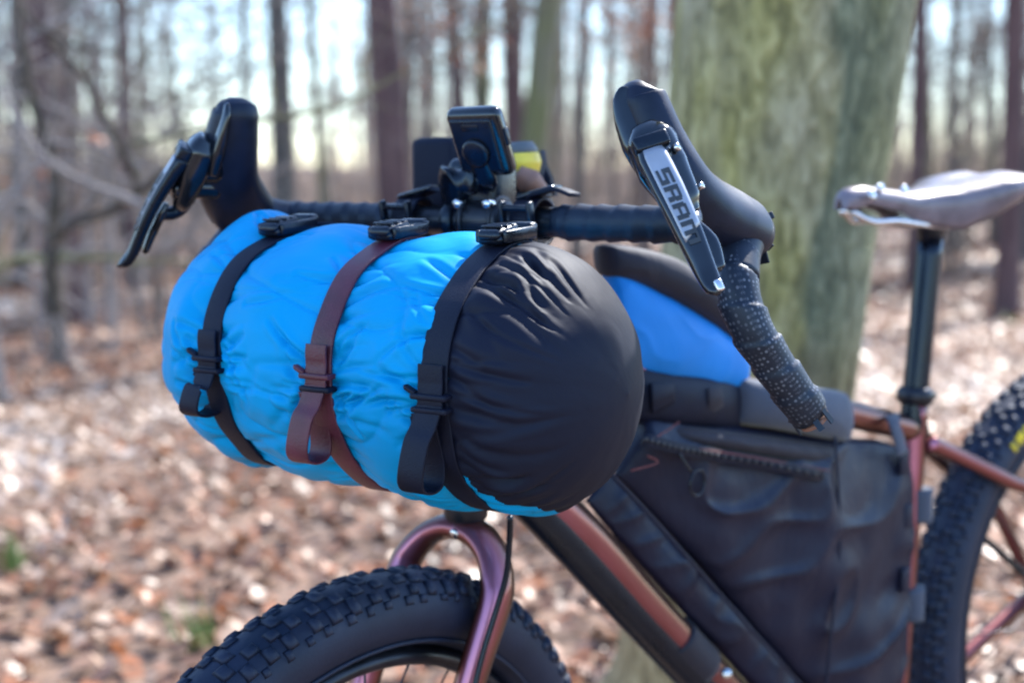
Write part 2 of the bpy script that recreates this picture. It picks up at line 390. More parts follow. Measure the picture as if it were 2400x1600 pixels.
def patchy(x, y):
    return .5 + .25 * np.sin(x * 1.7 + .8 * np.sin(y * 1.1)) * np.cos(y * 1.3 + .6 * np.sin(x * .9)) + .25 * np.sin(x * .55 - y * .8 + 1)
def build_litter():
    xs, ys, sz = [], [], []
    for (y0, y1, dens, s) in ((.7, 2.8, 150, .062), (2.8, 8, 420, .058), (8, 16, 190, .066), (16, 32, 75, .10), (32, 60, 16, .17)):
        xw0 = 1.6 + .85 * y1; area = 2 * xw0 * (y1 - y0); n = int(area * dens)
        y = R.uniform(y0, y1, n); x = R.uniform(-xw0, xw0, n); k = np.abs(x) < 1.6 + .85 * y
        x, y = x[k], y[k]; xs.append(x); ys.append(y); sz.append(np.full(len(x), s))
    x = np.concatenate(xs); y = np.concatenate(ys); s = np.concatenate(sz) * R.uniform(.55, 1.35, len(x)); n = len(x)
    z = ground_z(x, y) + R.uniform(.002, .028, n)
    yaw = R.uniform(0, 2 * np.pi, n); tx = R.normal(0, .38, n); ty = R.normal(0, .38, n); curl = R.uniform(-.1, .45, n) * s
    wd = s * R.uniform(.28, .42, n)
    L = np.zeros((n, 6, 3))
    L[:, 0, 0] = -s * .5; L[:, 5, 0] = s * .5
    L[:, 1, 0] = -s * .15; L[:, 1, 1] = wd; L[:, 2, 0] = -s * .15; L[:, 2, 1] = -wd
    L[:, 3, 0] = s * .22; L[:, 3, 1] = wd * .75; L[:, 4, 0] = s * .22; L[:, 4, 1] = -wd * .75
    L[:, 0, 2] = curl * .6; L[:, 5, 2] = curl; L[:, 1:5, 2] += (curl * R.uniform(-.3, .8, n))[:, None]
    # tilt then yaw
    zz = L[..., 2] + L[..., 0] * np.sin(tx)[:, None] + L[..., 1] * np.sin(ty)[:, None]
    X = L[..., 0] * np.cos(yaw)[:, None] - L[..., 1] * np.sin(yaw)[:, None]; Yy = L[..., 0] * np.sin(yaw)[:, None] + L[..., 1] * np.cos(yaw)[:, None]
    V = np.stack([X + x[:, None], Yy + y[:, None], zz + z[:, None] + .006], -1).reshape(-1, 3)
    b = np.arange(n)[:, None] * 6
    f = np.array([[0, 2, 1], [1, 2, 4], [1, 4, 3], [3, 4, 5]]); Fq = (b[:, :, None] + f[None]).reshape(-1, 3)
    tint = np.clip(R.beta(1.6, 1.7, n) * .75 + (patchy(x, y) - .5) * 1.15 + .11, 0, 1)
    o = fast_mesh('leaf_litter', V, Fq, M['leaf'], tint=np.repeat(tint, 4)); o['kind'] = 'stuff'
build_litter()

# ------------------------------------------------------------------ branches, trunks, trees
class Acc:
    def __init__(s): s.V = []; s.F = []; s.o = 0
    def add(s, pts, rad, seg=4):
        pts = np.asarray(pts, float); n = len(pts)
        T = np.gradient(pts, axis=0); T /= np.linalg.norm(T, axis=1)[:, None] + 1e-9
        ref = np.array([.31, .87, .38]); X = np.cross(T, ref); X /= np.linalg.norm(X, axis=1)[:, None] + 1e-9; Y = np.cross(T, X)
        th = np.arange(seg) * 2 * np.pi / seg; rad = np.broadcast_to(rad, n)
        v = pts[:, None] + (X[:, None] * np.cos(th)[None, :, None] + Y[:, None] * np.sin(th)[None, :, None]) * rad[:, None, None]
        s.V.append(v.reshape(-1, 3)); i, j = np.meshgrid(np.arange(n - 1), np.arange(seg), indexing='ij'); k = (j + 1) % seg
        s.F.append((np.stack([i * seg + j, i * seg + k, (i + 1) * seg + k, (i + 1) * seg + j], -1).reshape(-1, 4)) + s.o); s.o += n * seg
    def obj(s, name, mat, parent=None): return fast_mesh(name, np.vstack(s.V), np.vstack(s.F), mat, parent, smooth=True)
def unit(v): return v / (np.linalg.norm(v) + 1e-9)
def grow(acc, p, d, L, r, depth, rng, wob=.18, kids=4, up=.1, seg=4, step=5, ends=None):
    pts = [p]; q = p.copy(); dd = d.copy()
    for i in range(step):
        dd = unit(dd + rng.normal(0, wob, 3) + np.array([0, 0, up])); q = q + dd * L / step; pts.append(q)
    rad = np.linspace(r, r * .35, len(pts)); acc.add(pts, rad, seg)
    if depth > 0:
        for k in range(kids):
            i = rng.integers(1, len(pts)); t = unit(pts[i] - pts[i - 1]); side = unit(np.cross(t, rng.normal(0, 1, 3)))
            nd = unit(t * rng.uniform(.3, .9) + side); grow(acc, pts[i], nd, L * rng.uniform(.35, .65), max(rad[i] * .6, .0015), depth - 1, rng, wob, kids, up, 3 if depth < 2 else 4, 4, ends)
    elif ends is not None: ends.append(q)

def crown_proto(seed, mat, n=10, z0=1.8, z1=11, L=2.4):
    rng = np.random.default_rng(seed); acc = Acc()
    for k in range(n):
        z = rng.uniform(z0, z1); a = rng.uniform(0, 6.28)
        grow(acc, np.array([0, 0, z]), unit(np.array([math.cos(a), math.sin(a), rng.uniform(-.1, .7)])), L * rng.uniform(.5, 1.2), .035 * rng.uniform(.4, 1), 2, rng, .16, 5, .05)
    for k in range(9):   # low dead twigs
        z = rng.uniform(.9, 3.2); a = rng.uniform(0, 6.28)
        grow(acc, np.array([0, 0, z]), unit(np.array([math.cos(a), math.sin(a), rng.uniform(-.3, .3)])), rng.uniform(.5, 1.4), .010, 1, rng, .2, 4, 0.)
    o = acc.obj('crown', mat); me = o.data; bpy.data.objects.remove(o); return me
CROWNS = {k: [crown_proto(10 + i + 10 * j, M[m]) for i in range(3)] for j, (k, m) in enumerate((('pine', 'twig_dark'), ('grey', 'twig'), ('greenish', 'twig_moss')))}

def trunk_mesh(name, pts, rads, mat, parent, seg=18, seed=0, amp=.06, n=8, uv=False):
    p = crom(pts, n); r = np.interp(np.linspace(0, 1, len(p)), np.linspace(0, 1, len(rads)), rads)
    vs, fs, u_ = sweep(p, r, None, seg, np.array([0, 1., 0]))
    vs = np.array(vs); out = []
    for i in range(len(p)):
        for j in range(seg):
            v = vs[i * seg + j]; a = 2 * math.pi * j / seg
            k = 1 + amp * mn.noise(Vector((math.cos(a) * 1.6 + seed, math.sin(a) * 1.6, p[i][2] * .8))) + amp * .5 * mn.noise(Vector((math.cos(a) * 5 + seed, math.sin(a) * 5, p[i][2] * 1.2)))
            out.append(p[i] + (v - p[i]) * k)
    uvv = np.stack([np.tile(np.arange(seg) / seg, len(p)), np.repeat(np.arange(len(p)) / len(p), seg)], 1)
    return mesh(name, out, fs, mat, parent, uv=uvv if uv else None, fix=False)

def make_tree(kind, base, top, r0, label, group=None, H=13., seed=0, name=None, crown=True, cat='tree'):
    """base, top: two points the trunk's axis passes; r0 radius at breast height"""
    base, top = Vector(base), Vector(top); d = (top - base).normalized(); gz = float(ground_z(base.x, base.y))
    b = base + d * ((gz - base.z) / d.z)
    t = thing(name or 'bare_tree', label, cat, group=group); t.location = b
    rng = random.Random(seed); wob = lambda s: Vector((rng.uniform(-s, s), rng.uniform(-s, s), 0))
    pts = [(-d * .15), d * .25, d * 1.2, d * 3 + wob(.03), d * 6 + wob(.15), d * 9 + wob(.3), d * H + wob(.4)]
    trunk_mesh('trunk', [tuple(q) for q in pts], [r0 * 1.5, r0 * 1.22, r0, r0 * .93, r0 * .8, r0 * .55, r0 * .12], M[kind], t, 14, seed)
    if crown:
        c = bpy.data.objects.new('crown', CROWNS[kind][seed % 3]); link(c, t); c.rotation_euler = (0, 0, rng.uniform(0, 6.28))
    return t

def tree_at(kind, x0, y0, x1, y1, wpx, Y, label, seed, group=None, crown=True):
    make_tree(kind, P(x1, y1, Y), P(x0, y0, Y), wpx * KV * Y / FPX / 2, label, group, 12 + seed % 4, seed, crown=crown)

tree_at('pine', 98, 0, 142, 600, 80, 10.8, 'thick reddish brown pine trunk at the far left standing in leaf litter', 1)
tree_at('pine', 268, 0, 292, 400, 34, 14, 'thin reddish trunk just right of the thick pine at the far left', 2)
tree_at('grey', 160, 0, 150, 300, 26, 13, 'slim dark grey trunk crossing close behind the thick left pine', 3)
tree_at('grey', 640, 0, 652, 450, 50, 13, 'dark grey trunk rising behind the end of the far drop bar hood', 4)
tree_at('grey', 555, 0, 570, 400, 17, 19, 'very thin grey stem against the bright sky left of the dark grey trunk', 5)
tree_at('greenish', 705, 0, 745, 480, 20, 16, 'slender leaning stem between the dark grey trunk and the wide reddish pine', 6)
tree_at('pine', 880, 0, 905, 430, 76, 11.5, 'wide reddish pine trunk standing left of the bike computer', 7)
tree_at('grey', 945, 0, 940, 400, 17, 15, 'thin dark stem hugging the right side of the wide reddish pine', 8)
tree_at('pine', 1040, 0, 1062, 420, 36, 16, 'brown trunk with rust leaves directly above the bike computer', 9)
tree_at('greenish', 1118, 0, 1112, 400, 26, 17, 'narrow green tinged trunk above the right edge of the bike computer', 10)
tree_at('pine', 1178, 0, 1185, 420, 52, 15, 'reddish trunk between the narrow green one and the leaning grey one', 11)
tree_at('greenish', 1262, 0, 1215, 430, 62, 11, 'grey green trunk leaning right above the yellow topped tube', 12)
tree_at('grey', 1345, 0, 1330, 430, 26, 20, 'thin grey trunk midway between the leaning tree and the near brake hood', 13)
tree_at('grey', 1400, 0, 1410, 430, 18, 26, 'thin far grey stem left of the near brake hood', 14)
tree_at('pine', 1490, 0, 1480, 430, 36, 20, 'brown trunk seen just above the near brake hood', 15)
tree_at('pine', 2118, 0, 2105, 420, 34, 15, 'slim brown trunk right beside the big mossy trunk', 16)
tree_at('grey', 2195, 0, 2190, 420, 24, 22, 'thin grey trunk above the saddle nose', 17)
tree_at('pine', 2338, 0, 2322, 440, 50, 12, 'dark brown trunk at the right edge of the picture above the saddle', 18)
tree_at('grey', 2265, 0, 2280, 420, 22, 24, 'far thin trunk above the middle of the saddle', 19)
tree_at('grey', 30, 0, 48, 500, 34, 15, 'grey trunk cut by the left edge of the picture', 20)

def fill_trees():
    rng = random.Random(5); k = 0
    for i in range(165):
        Y = rng.uniform(17, 62); vx = rng.uniform(-1500, 3900)
        if 330 < vx < 860 and rng.random() < .85: continue
        if -100 < vx < 2500 and rng.random() < .3: continue
        if 860 < vx < 940: continue
        p = P(vx, 500, Y); wd = rng.uniform(.05, .15)
        kind = rng.choice(['pine', 'grey', 'greenish', 'grey'])
        q = p + Vector((rng.uniform(-.5, .5), rng.uniform(-.3, .3), 6))
        lab = {'pine': 'slender brown trunk in the blurred woodland behind the bicycle', 'grey': 'slender grey trunk in the blurred woodland behind the bicycle', 'greenish': 'slender lichen green trunk in the blurred woodland behind the bicycle'}[kind]
        make_tree(kind, p, q, wd, lab, {'pine': 'distant brown trunks', 'grey': 'distant grey trunks', 'greenish': 'distant green trunks'}[kind], rng.uniform(10, 15), k + 30); k += 1
fill_trees()

# the big mossy trunk behind the frame
def big_tree():
    t = thing('mossy_beech_tree', 'big moss covered trunk standing right behind the bicycle frame', 'tree')
    ps = [P(1648, 1568, 2.50), P(1688, 1150, 2.47), P(1738, 800, 2.42), P(1768, 480, 2.40), P(1825, 0, 2.36)]
    base = ps[0].copy(); b = Vector((base.x - .07, base.y + .03, float(ground_z(base.x, base.y)) - .1)); t.location = b
    top = ps[-1]; d = (ps[-1] - ps[-2]).normalized()
    allp = [b] + ps + [top + d * 1.2, top + d * 3.5 + Vector((-.1, .1, 0)), top + d * 7 + Vector((-.2, .3, 0)), top + d * 11]
    rel = [tuple(q - b) for q in allp]
    rr = [.225, .192, .180, .172, .175, .187, .19, .17, .12, .03]
    trunk_mesh('trunk', rel, rr, M['beech'], t, 72, 3, .055, 12, uv=True)
    c = bpy.data.objects.new('crown', crown_proto(77, M['greenish'], 16, 3.4, 11, 3.2)); link(c, t)
    dd = top + d * 3.5 - b
    c.location = (dd.x * .4, dd.y * .4, .6)
big_tree()

# thin bare saplings
SAP = []
def sap_proto(seed, mat):
    rng = np.random.default_rng(seed); st = Acc(); tw = Acc(); H = rng.uniform(3.5, 6.5)
    for s in range(rng.integers(1, 4)):
        p = np.array([rng.uniform(-.15, .15), rng.uniform(-.15, .15), -.1]); d = unit(np.array([rng.normal(0, .14), rng.normal(0, .14), 1])); pts = [p]
        for i in range(8): d = unit(d + rng.normal(0, .05, 3)); pts.append(pts[-1] + d * H / 8)
        st.add(pts, np.linspace(.022, .005, 9) * rng.uniform(.6, 1.3), 5)
        for k in range(17):
            i = rng.integers(1, 9); a = rng.uniform(0, 6.28)
            grow(tw, pts[i], unit(np.array([math.cos(a), math.sin(a), rng.uniform(.2, 1.2)])), rng.uniform(.5, 1.3), .0075, 1, rng, .13, 5, .05, 3)
    a = st.obj('stem', mat); b = tw.obj('twigs', mat); m = (a.data, b.data)
    bpy.data.objects.remove(a); bpy.data.objects.remove(b); return m
SAP = [sap_proto(200 + i, M[('brush', 'twig_dark', 'brush', 'twig_moss', 'twig')[i % 5]]) for i in range(8)]
def saplings():
    rng = random.Random(11)
    for i in range(210):
        Y = 15 + 28 * rng.random() ** 1.1; vx = rng.uniform(-1000, 3400)
        if 380 < vx < 860 and rng.random() < (.55 if Y < 20 else .3): continue
        p = P(vx, 500, Y); a, b = SAP[i % 8]; side = 'left' if vx < 900 else ('middle' if vx < 1560 else 'right')
        t = thing('bare_sapling', 'thin bare sapling in the blurred undergrowth at the %s of the background' % side, 'sapling', group='bare saplings at the %s of the background' % side)
        t.location = (p.x, p.y, float(ground_z(p.x, p.y))); s = rng.uniform(.7, 1.25); t.scale = (s, s, s); t.rotation_euler = (0, 0, rng.uniform(0, 6.28))
        link(bpy.data.objects.new('stem', a), t); link(bpy.data.objects.new('twigs', b), t)
saplings()

# the shrub at the left whose near branches cross the picture
def shrub():
    t = thing('bare_shrub', 'bare shrub with mossy curving branches at the left edge behind the far brake lever', 'shrub')
    b = P(118, 660, 6.0); b.z = float(ground_z(b.x, b.y)); t.location = b
    def br(name, pts, r0, r1, Y, mat, Y2=None):
        n = len(pts); Y2 = Y2 or Y
        ps = [tuple(P(x, y, Y + (Y2 - Y) * i / (n - 1)) - b) for i, (x, y) in enumerate(pts)]
        p = crom(ps, 5)
        for q in p: q += R.normal(0, .004, 3)
        a = Acc(); a.add(p, np.linspace(r0, r1, len(p)) * 1.25, 7); rng = np.random.default_rng(len(pts) + int(pts[0][0]) + 500)
        for k in range(5):
            i = rng.integers(2, len(p)); tt = unit(p[i] - p[i - 1]); nd = unit(tt + rng.normal(0, .6, 3))
            grow(a, p[i], nd, rng.uniform(.15, .5), r1 * .6, 1, rng, .12, 3, .02, 3)
        return a.obj(name, M[mat], t)
    br('branch', [(125, 720), (120, 620), (122, 540), (128, 450), (110, 330), (60, 160), (40, 0), (20, -150)], .030, .012, 6.0, 'twig_darkest')
    br('branch', [(122, 560), (170, 515), (260, 485), (340, 425), (432, 345), (520, 300)], .017, .011, 5.6, 'twig_darkest', 5.0)
    br('branch', [(122, 600), (60, 592), (0, 612), (-80, 640)], .018, .010, 6.0, 'twig_moss')
    br('branch', [(122, 595), (230, 590), (330, 600), (480, 602)], .016, .005, 6.0, 'twig_moss', 5.8)
    br('branch', [(122, 545), (100, 500), (50, 465), (-30, 450)], .014, .007, 6.0, 'twig')
    br('branch', [(320, 440), (280, 340), (230, 250), (180, 160), (110, 90)], .014, .009, 5.7, 'twig_darkest', 5.3)
    br('branch', [(340, 470), (220, 430), (110, 370), (50, 300), (10, 220)], .013, .007, 5.2, 'twig')
    br('branch', [(-20, 490), (40, 440), (95, 380), (170, 360)], .012, .005, 5.4, 'twig')
    br('branch', [(110, 330), (180, 330), (260, 350), (360, 400)], .010, .004, 6.0, 'twig')
    br('branch', [(60, 160), (150, 175), (260, 170), (380, 220), (470, 240)], .010, .004, 6.2, 'twig_dark')
    br('branch', [(-40, 210), (60, 225), (170, 270), (300, 360)], .011, .005, 6.2, 'twig')
    br('branch', [(40, 0), (90, 60), (190, 110), (300, 130)], .012, .005, 6.2, 'twig_darkest')
    t2 = thing('fallen_branch', 'long thin bare branch reaching right across the background from the far brake hood', 'branch')
    b2 = P(560, 285, 4.4); t2.location = b2
    a = Acc(); p = crom([tuple(P(x, y, Y) - b2) for x, y, Y in ((300, 330, 5.0), (480, 300, 4.6), (600, 278, 4.3), (700, 262, 4.2), (790, 240, 4.1), (860, 205, 4.0), (935, 160, 3.9))], 6)
    a.add(p, np.linspace(.009, .0035, len(p)), 6); rng = np.random.default_rng(4)
    for k in range(7): i = rng.integers(3, len(p)); grow(a, p[i], unit(p[i] - p[i - 1] + rng.normal(0, .5, 3)), rng.uniform(.1, .3), .003, 1, rng, .1, 3, .02, 3)
    a.obj('stem', M['twig_moss'], t2)
shrub()
# its parent tree stands to the left, outside the shrub
def more_shrubs():
    spots = [(330, 17, 'bare twiggy shrub left of the far brake hood above the leaf litter', 'twig'), (480, 19, 'bare twiggy shrub directly behind the far brake lever', 'twig'),
             (230, 16, 'low tangle of pale twigs right of the thick left pine', 'twig_dark'), (20, 15, 'tangle of bare twigs at the very left edge', 'twig_dark'), (760, 21, 'bare shrub left of the wide reddish pine', 'twig'),
             (1380, 22, 'bare shrub behind the near end of the handlebar', 'twig'), (2200, 17, 'brownish bare shrub behind the saddle', 'twig_dark'), (400, 20, 'taller grey shrub behind the far brake lever', 'twig')]
    for i, (vx, Y, lab, mat) in enumerate(spots):
        p = P(vx, 600, Y); t = thing('bare_shrub', lab, 'shrub'); t.location = (p.x, p.y, float(ground_z(p.x, p.y)))
        rng = np.random.default_rng(500 + i); a = Acc()
        for k in range(15):
            an = rng.uniform(0, 6.28); grow(a, np.array([rng.normal(0, .12), rng.normal(0, .12), 0]), unit(np.array([math.cos(an) * .7, math.sin(an) * .7, 1])), rng.uniform(1.2, 2.3), .012, 2, rng, .13, 5, .02, 4)
        a.obj('twigs', M[mat], t)
more_shrubs()
def tangle():
    for i, (x0, y0, Y, n, lab) in enumerate(((-60, 420, 6.6, 15, 'tangle of pale bare branches sweeping in from the left edge'), (330, 560, 9.5, 13, 'airy bare bush with thin grey branches behind the far brake lever'), (120, 250, 8.2, 11, 'high thin branches crossing the thick left pine trunk'), (430, 330, 13.0, 12, 'fine dark twiggy bush under the bright sky left of the far brake hood'), (210, 120, 10.5, 8, 'thin dark twigs high up between the two leftmost reddish trunks'))):
        b = P(x0, y0, Y); gz = float(ground_z(b.x, b.y)); t = thing('bare_bush', lab, 'bush'); t.location = (b.x, b.y, gz); n += (0, 5, -5, 4, 2)[i]; rng = np.random.default_rng(610 + i); a = Acc(); h = b.z - gz
        for k in range(3): a.add([(rng.normal(0, .05), rng.normal(0, .05), -.05), (rng.normal(0, .08), rng.normal(0, .08), h * .6), (rng.normal(0, .12), rng.normal(0, .1), h * 1.1), (rng.normal(0, .3), rng.normal(0, .2), h + 1.6)], [.026, .020, .014, .005], 6)
        for k in range(n):
            an = rng.uniform(-1.1, 1.1) if i != 1 else rng.uniform(0, 6.28)
            grow(a, np.array([rng.normal(0, .08), rng.normal(0, .08), rng.uniform(h * .45, h + 1.0)]), unit(np.array([math.cos(an), math.sin(an), rng.uniform(-.25, .8)])), rng.uniform(.9, 1.9), .0105, 2, rng, .15, 4, 0., 5, 6)
        a.obj('branches', M[('twig', 'twig_dark', 'twig_dark', 'twig_dark', 'twig')[i]], t)
tangle()

def rust_leaves():
    spots = [(1480, 15, 14, 170, 'clump of rust coloured leaves left on twigs above the near brake hood', .42), (1035, 95, 14, 110, 'sapling with rust leaves hanging on above the bike computer', .40), (1560, 30, 13, 60, 'few rust leaves beside the big mossy trunk', .3),
             (815, 280, 15, 50, 'young beech with faded pinkish leaves left of the wide reddish pine', .35), (245, 355, 9, 16, 'two rust leaf clusters on twigs right of the thick left pine', .16), (70, 400, 9, 14, 'small rust leaf cluster at the left edge', .14), (1330, 120, 18, 60, 'sparse rust leaves between the leaning tree and near hood', .5)]
    for i, (vx, vy, Y, n, lab, rad) in enumerate(spots):
        c = P(vx, vy, Y); t = thing('beech_sapling', lab, 'sapling'); gz = float(ground_z(c.x, c.y)); t.location = (c.x, c.y, gz); h = c.z - gz
        a = Acc(); rng = np.random.default_rng(900 + i); ends = []
        a.add([(0, 0, -.05), (.03, 0, h * .4), (0, .02, h * .8), (.0, 0, h + rad)], [.016, .012, .008, .003], 5)
        for k in range(12): z = rng.uniform(h - rad, h + rad * .6); an = rng.uniform(0, 6.28); grow(a, np.array([0, 0, z]), unit(np.array([math.cos(an), math.sin(an), .4])), rad * rng.uniform(.7, 1.4), .005, 1, rng, .15, 3, .05, 3, 4, ends)
        a.obj('stem', M['twig'], t)
        V = []; Fq = []
        for k in range(n):
            e = np.array(ends[rng.integers(len(ends))]) + rng.normal(0, rad * .22, 3); u1 = unit(rng.normal(0, 1, 3)); u2 = unit(np.cross(u1, rng.normal(0, 1, 3))); s = rng.uniform(.03, .05)
            o = len(V); V += [e - u1 * s, e + u2 * s * .6, e + u1 * s, e - u2 * s * .6]; Fq.append([o, o + 1, o + 2, o + 3])
        lo = fast_mesh('leaves', np.array(V), np.array(Fq), M['oleaf'], t); lo['kind'] = 'stuff'
rust_leaves()

def thicket():
    n = 12000; Y = R.uniform(34, 80, n); X = R.uniform(-1, 1, n) * Y; h = R.uniform(.8, 3.4, n) * (.6 + .4 * np.sin(X * .35 + 1) ** 2) * (.6 + Y / 75)
    h = np.where((X / Y > -.27) & (X / Y < -.10), h * .55, h)
    z = ground_z(X, Y); r = R.uniform(.008, .028, n) * (Y / 40); lx = R.normal(0, .16, n) * h; ly = R.normal(0, .12, n) * h
    V = np.zeros((n, 6, 3))
    for k in range(3):
        a = k * 2.094; V[:, k] = np.stack([X + r * np.cos(a), Y + r * np.sin(a), z - .05], 1); V[:, 3 + k] = np.stack([X + lx + r * .3 * np.cos(a), Y + ly + r * .3 * np.sin(a), z + h], 1)
    f = np.array([[0, 1, 4, 3], [1, 2, 5, 4], [2, 0, 3, 5]]); Fq = (np.arange(n)[:, None, None] * 6 + f[None]).reshape(-1, 4)
    o = fast_mesh('thicket', V.reshape(-1, 3), Fq, M['brush']); o['kind'] = 'stuff'
    n = 640; Y = R.uniform(60, 130, n); X = R.uniform(-1, 1, n) * Y; h = R.uniform(9, 17, n); z = ground_z(X, Y); r = R.uniform(.06, .17, n)
    keep = ~((X / Y > -.25) & (X / Y < -.10) & (R.random(n) < .5)) & ~((np.abs(X / Y) < .38) & (R.random(n) < .35)); X, Y, h, z, r = X[keep], Y[keep], h[keep], z[keep], r[keep]; n = len(X)
    acc = Acc(); rng = np.random.default_rng(3)
    for i in range(n):
        lean = rng.normal(0, .4, 2); acc.add([(X[i], Y[i], z[i] - .1), (X[i] + lean[0], Y[i] + lean[1], z[i] + h[i])], [r[i], r[i] * .4], 4)
        for k in range(3):
            zz = rng.uniform(.15, .95) * h[i]; a = rng.uniform(0, 6.28); L = rng.uniform(.8, 2.6)
            p0 = np.array([X[i] + lean[0] * zz / h[i], Y[i] + lean[1] * zz / h[i], z[i] + zz]); acc.add([p0, p0 + L * np.array([math.cos(a), math.sin(a), .8])], [.045, .02], 3)
    o = acc.obj('far_woods', M['twig']); o['kind'] = 'stuff'
thicket()

def grass_tufts():
    spots = [(462, 1490, 'small green grass tuft poking through leaves above the front tyre'), (35, 1312, 'tiny dark green tuft at the left edge of the leaf litter'), (2320, 735, 'faint green tuft in the leaf litter under the saddle tail'), (590, 1010, 'little green shoot in the leaves below the blue bag end')]
    for i, (vx, vy, lab) in enumerate(spots):
        d = ray(vx, vy); t_ = -CAMH / d.z; p = Vector((0, 0, CAMH)) + d * t_
        V, Fq = [], []; rng = np.random.default_rng(i)
        for k in range(45):
            a = rng.uniform(0, 6.28); b = np.array([rng.normal(0, .03), rng.normal(0, .03), 0]); dr = np.array([math.cos(a) * .5, math.sin(a) * .5, 1]); L = rng.uniform(.04, .11); s = np.array([-math.sin(a), math.cos(a), 0]) * .003
            o = len(V); V += [b - s, b + s, b + dr * L + s * .3, b + dr * L - s * .3]; Fq.append([o, o + 1, o + 2, o + 3])
        g = fast_mesh('grass_tuft', np.array(V), np.array(Fq), M['grass']); g.location = (p.x, p.y, float(ground_z(p.x, p.y)) + .01); tagm(g, lab, 'grass')
M['grass'] = simple('grass', (.10, .17, .03), .6)
grass_tufts()


# ================================================================== the bicycle
def settle(t, loc):
    t.location = loc
    for c in t.children: c.location = Vector(c.location) - Vector(loc)
PSI = math.radians(230.3); LEAN = .117
WF = Vector((math.cos(PSI), math.sin(PSI), 0)); W0 = Vector((-math.sin(PSI), math.cos(PSI), 0))
WU = (Z * math.cos(LEAN) + W0 * math.sin(LEAN)).normalized(); WN = WF.cross(WU).normalized()
if WN.dot(Vector((.77, -.64, 0))) < 0: WN = -WN            # towards the near fork leg
AXF = Vector((-.1626, 1.224, .3895)); AXR = FT(.975, .492)

bike = thing('bicycle', 'copper and violet gravel bicycle with loaded bags standing in front of the mossy trunk', 'bicycle')

def wheel(name, c, n, up, seed, yellow=False):
    rim = torus('wheel', c, n, .277, .010, M['alu'], bike, 96, 10, .018); rim['label'] = name
    tyre = torus('tyre', c, n, .320, .0335, M['tyre'], rim, 144, 24, .0335)
    n = Vector(n).normalized(); a = n.orthogonal().normalized(); b = n.cross(a); rng = random.Random(seed); parts = []
    rows = 92
    for i in range(rows):
        for col, (ph, sx, sy, hh) in enumerate(((0, .013, .009, .0042), (.36, .010, .011, .004), (-.36, .010, .011, .004), (.74, .013, .010, .0046), (-.74, .013, .010, .0046), (1.02, .008, .007, .0028), (-1.02, .008, .007, .0028))):
            if col == 0 and i % 2: continue
            t = 2 * math.pi * (i + (.5 if col in (1, 2, 5, 6) else 0) + rng.uniform(-.12, .12)) / rows
            d = a * math.cos(t) + b * math.sin(t); tg = -a * math.sin(t) + b * math.cos(t)
            out = (d * math.cos(ph) + n * math.sin(ph)).normalized(); sd = (n * math.cos(ph) - d * math.sin(ph)).normalized()
            p = c + d * .320 + out * (.0335 + hh * .4)
            vs, fs = [], []
            sx *= rng.uniform(.65, 1.1); sy *= rng.uniform(.85, 1.25); hh *= rng.uniform(.45, .8)
            for k, (e, s_) in enumerate(((-.9, 1.25), (.6, .78))):
                for q in ((-1, -1), (1, -1), (1, 1), (-1, 1)): vs.append(p + tg * (q[0] * sy * .5 * s_) + sd * (q[1] * sx * .5 * s_) + out * (e * hh))
            fs = [(0, 1, 2, 3), (4, 5, 6, 7), (0, 1, 5, 4), (1, 2, 6, 5), (2, 3, 7, 6), (3, 0, 4, 7)]; parts.append((vs, fs))
    vs, fs = merge(parts); tr = mesh('tread', vs, fs, M['tyre'], rim, smooth=True); tr['kind'] = 'stuff'
    for k in (1, -1): torus('sidewall_bead', c + n * (.0265 * k), n, .297, .0022, M['tyre'], rim, 96, 6)
    cyl('hub', c - n * .05, c + n * .05, .024, M['alu'], rim)
    for k in range(28):
        t = 2 * math.pi * k / 28; d = a * math.cos(t) + b * math.sin(t); t2 = t + (.5 if k % 2 else -.5); e = a * math.cos(t2) + b * math.sin(t2)
        cyl('spoke', c + e * .022 + n * (.03 if k % 4 < 2 else -.03), c + d * .272, .0011, M['alu'], rim, 6)
    torus('brake_disc', c + n * .038 * 1, n, .078, .004, M['silver'], rim, 48, 6, .001)
    if yellow:
        cy = 0
        for ang, wdt in yellow:
            d = a * math.cos(ang) + b * math.sin(ang); tg = -a * math.sin(ang) + b * math.cos(ang); out = (d * math.cos(1.35) + n * math.sin(1.35) * 1).normalized()
            p = c + d * .320 + out * .0342; sd = (n * math.cos(1.35) - d * math.sin(1.35)).normalized()
            box('tyre_print', p, (tg, sd, out), (wdt, .013, .0012), M['yprint'], rim, .0002, 1)
    return rim
wheel('front wheel with fat knobbly tyre', AXF, WN, WU, 1)
# angle of the yellow print on the rear tyre's upper left
_a = N.orthogonal().normalized(); _b = N.cross(_a)
def _ang(v):
    p = Fp(*v, .033) - AXR; return math.atan2(p.dot(_b), p.dot(_a))
_y = _ang((2322, 1012))
wheel('rear wheel', AXR, N, Z, 2, [(_y, .008), (_y - .036 * 1, .006), (_y - .062, .009), (_y - .10, .007)])

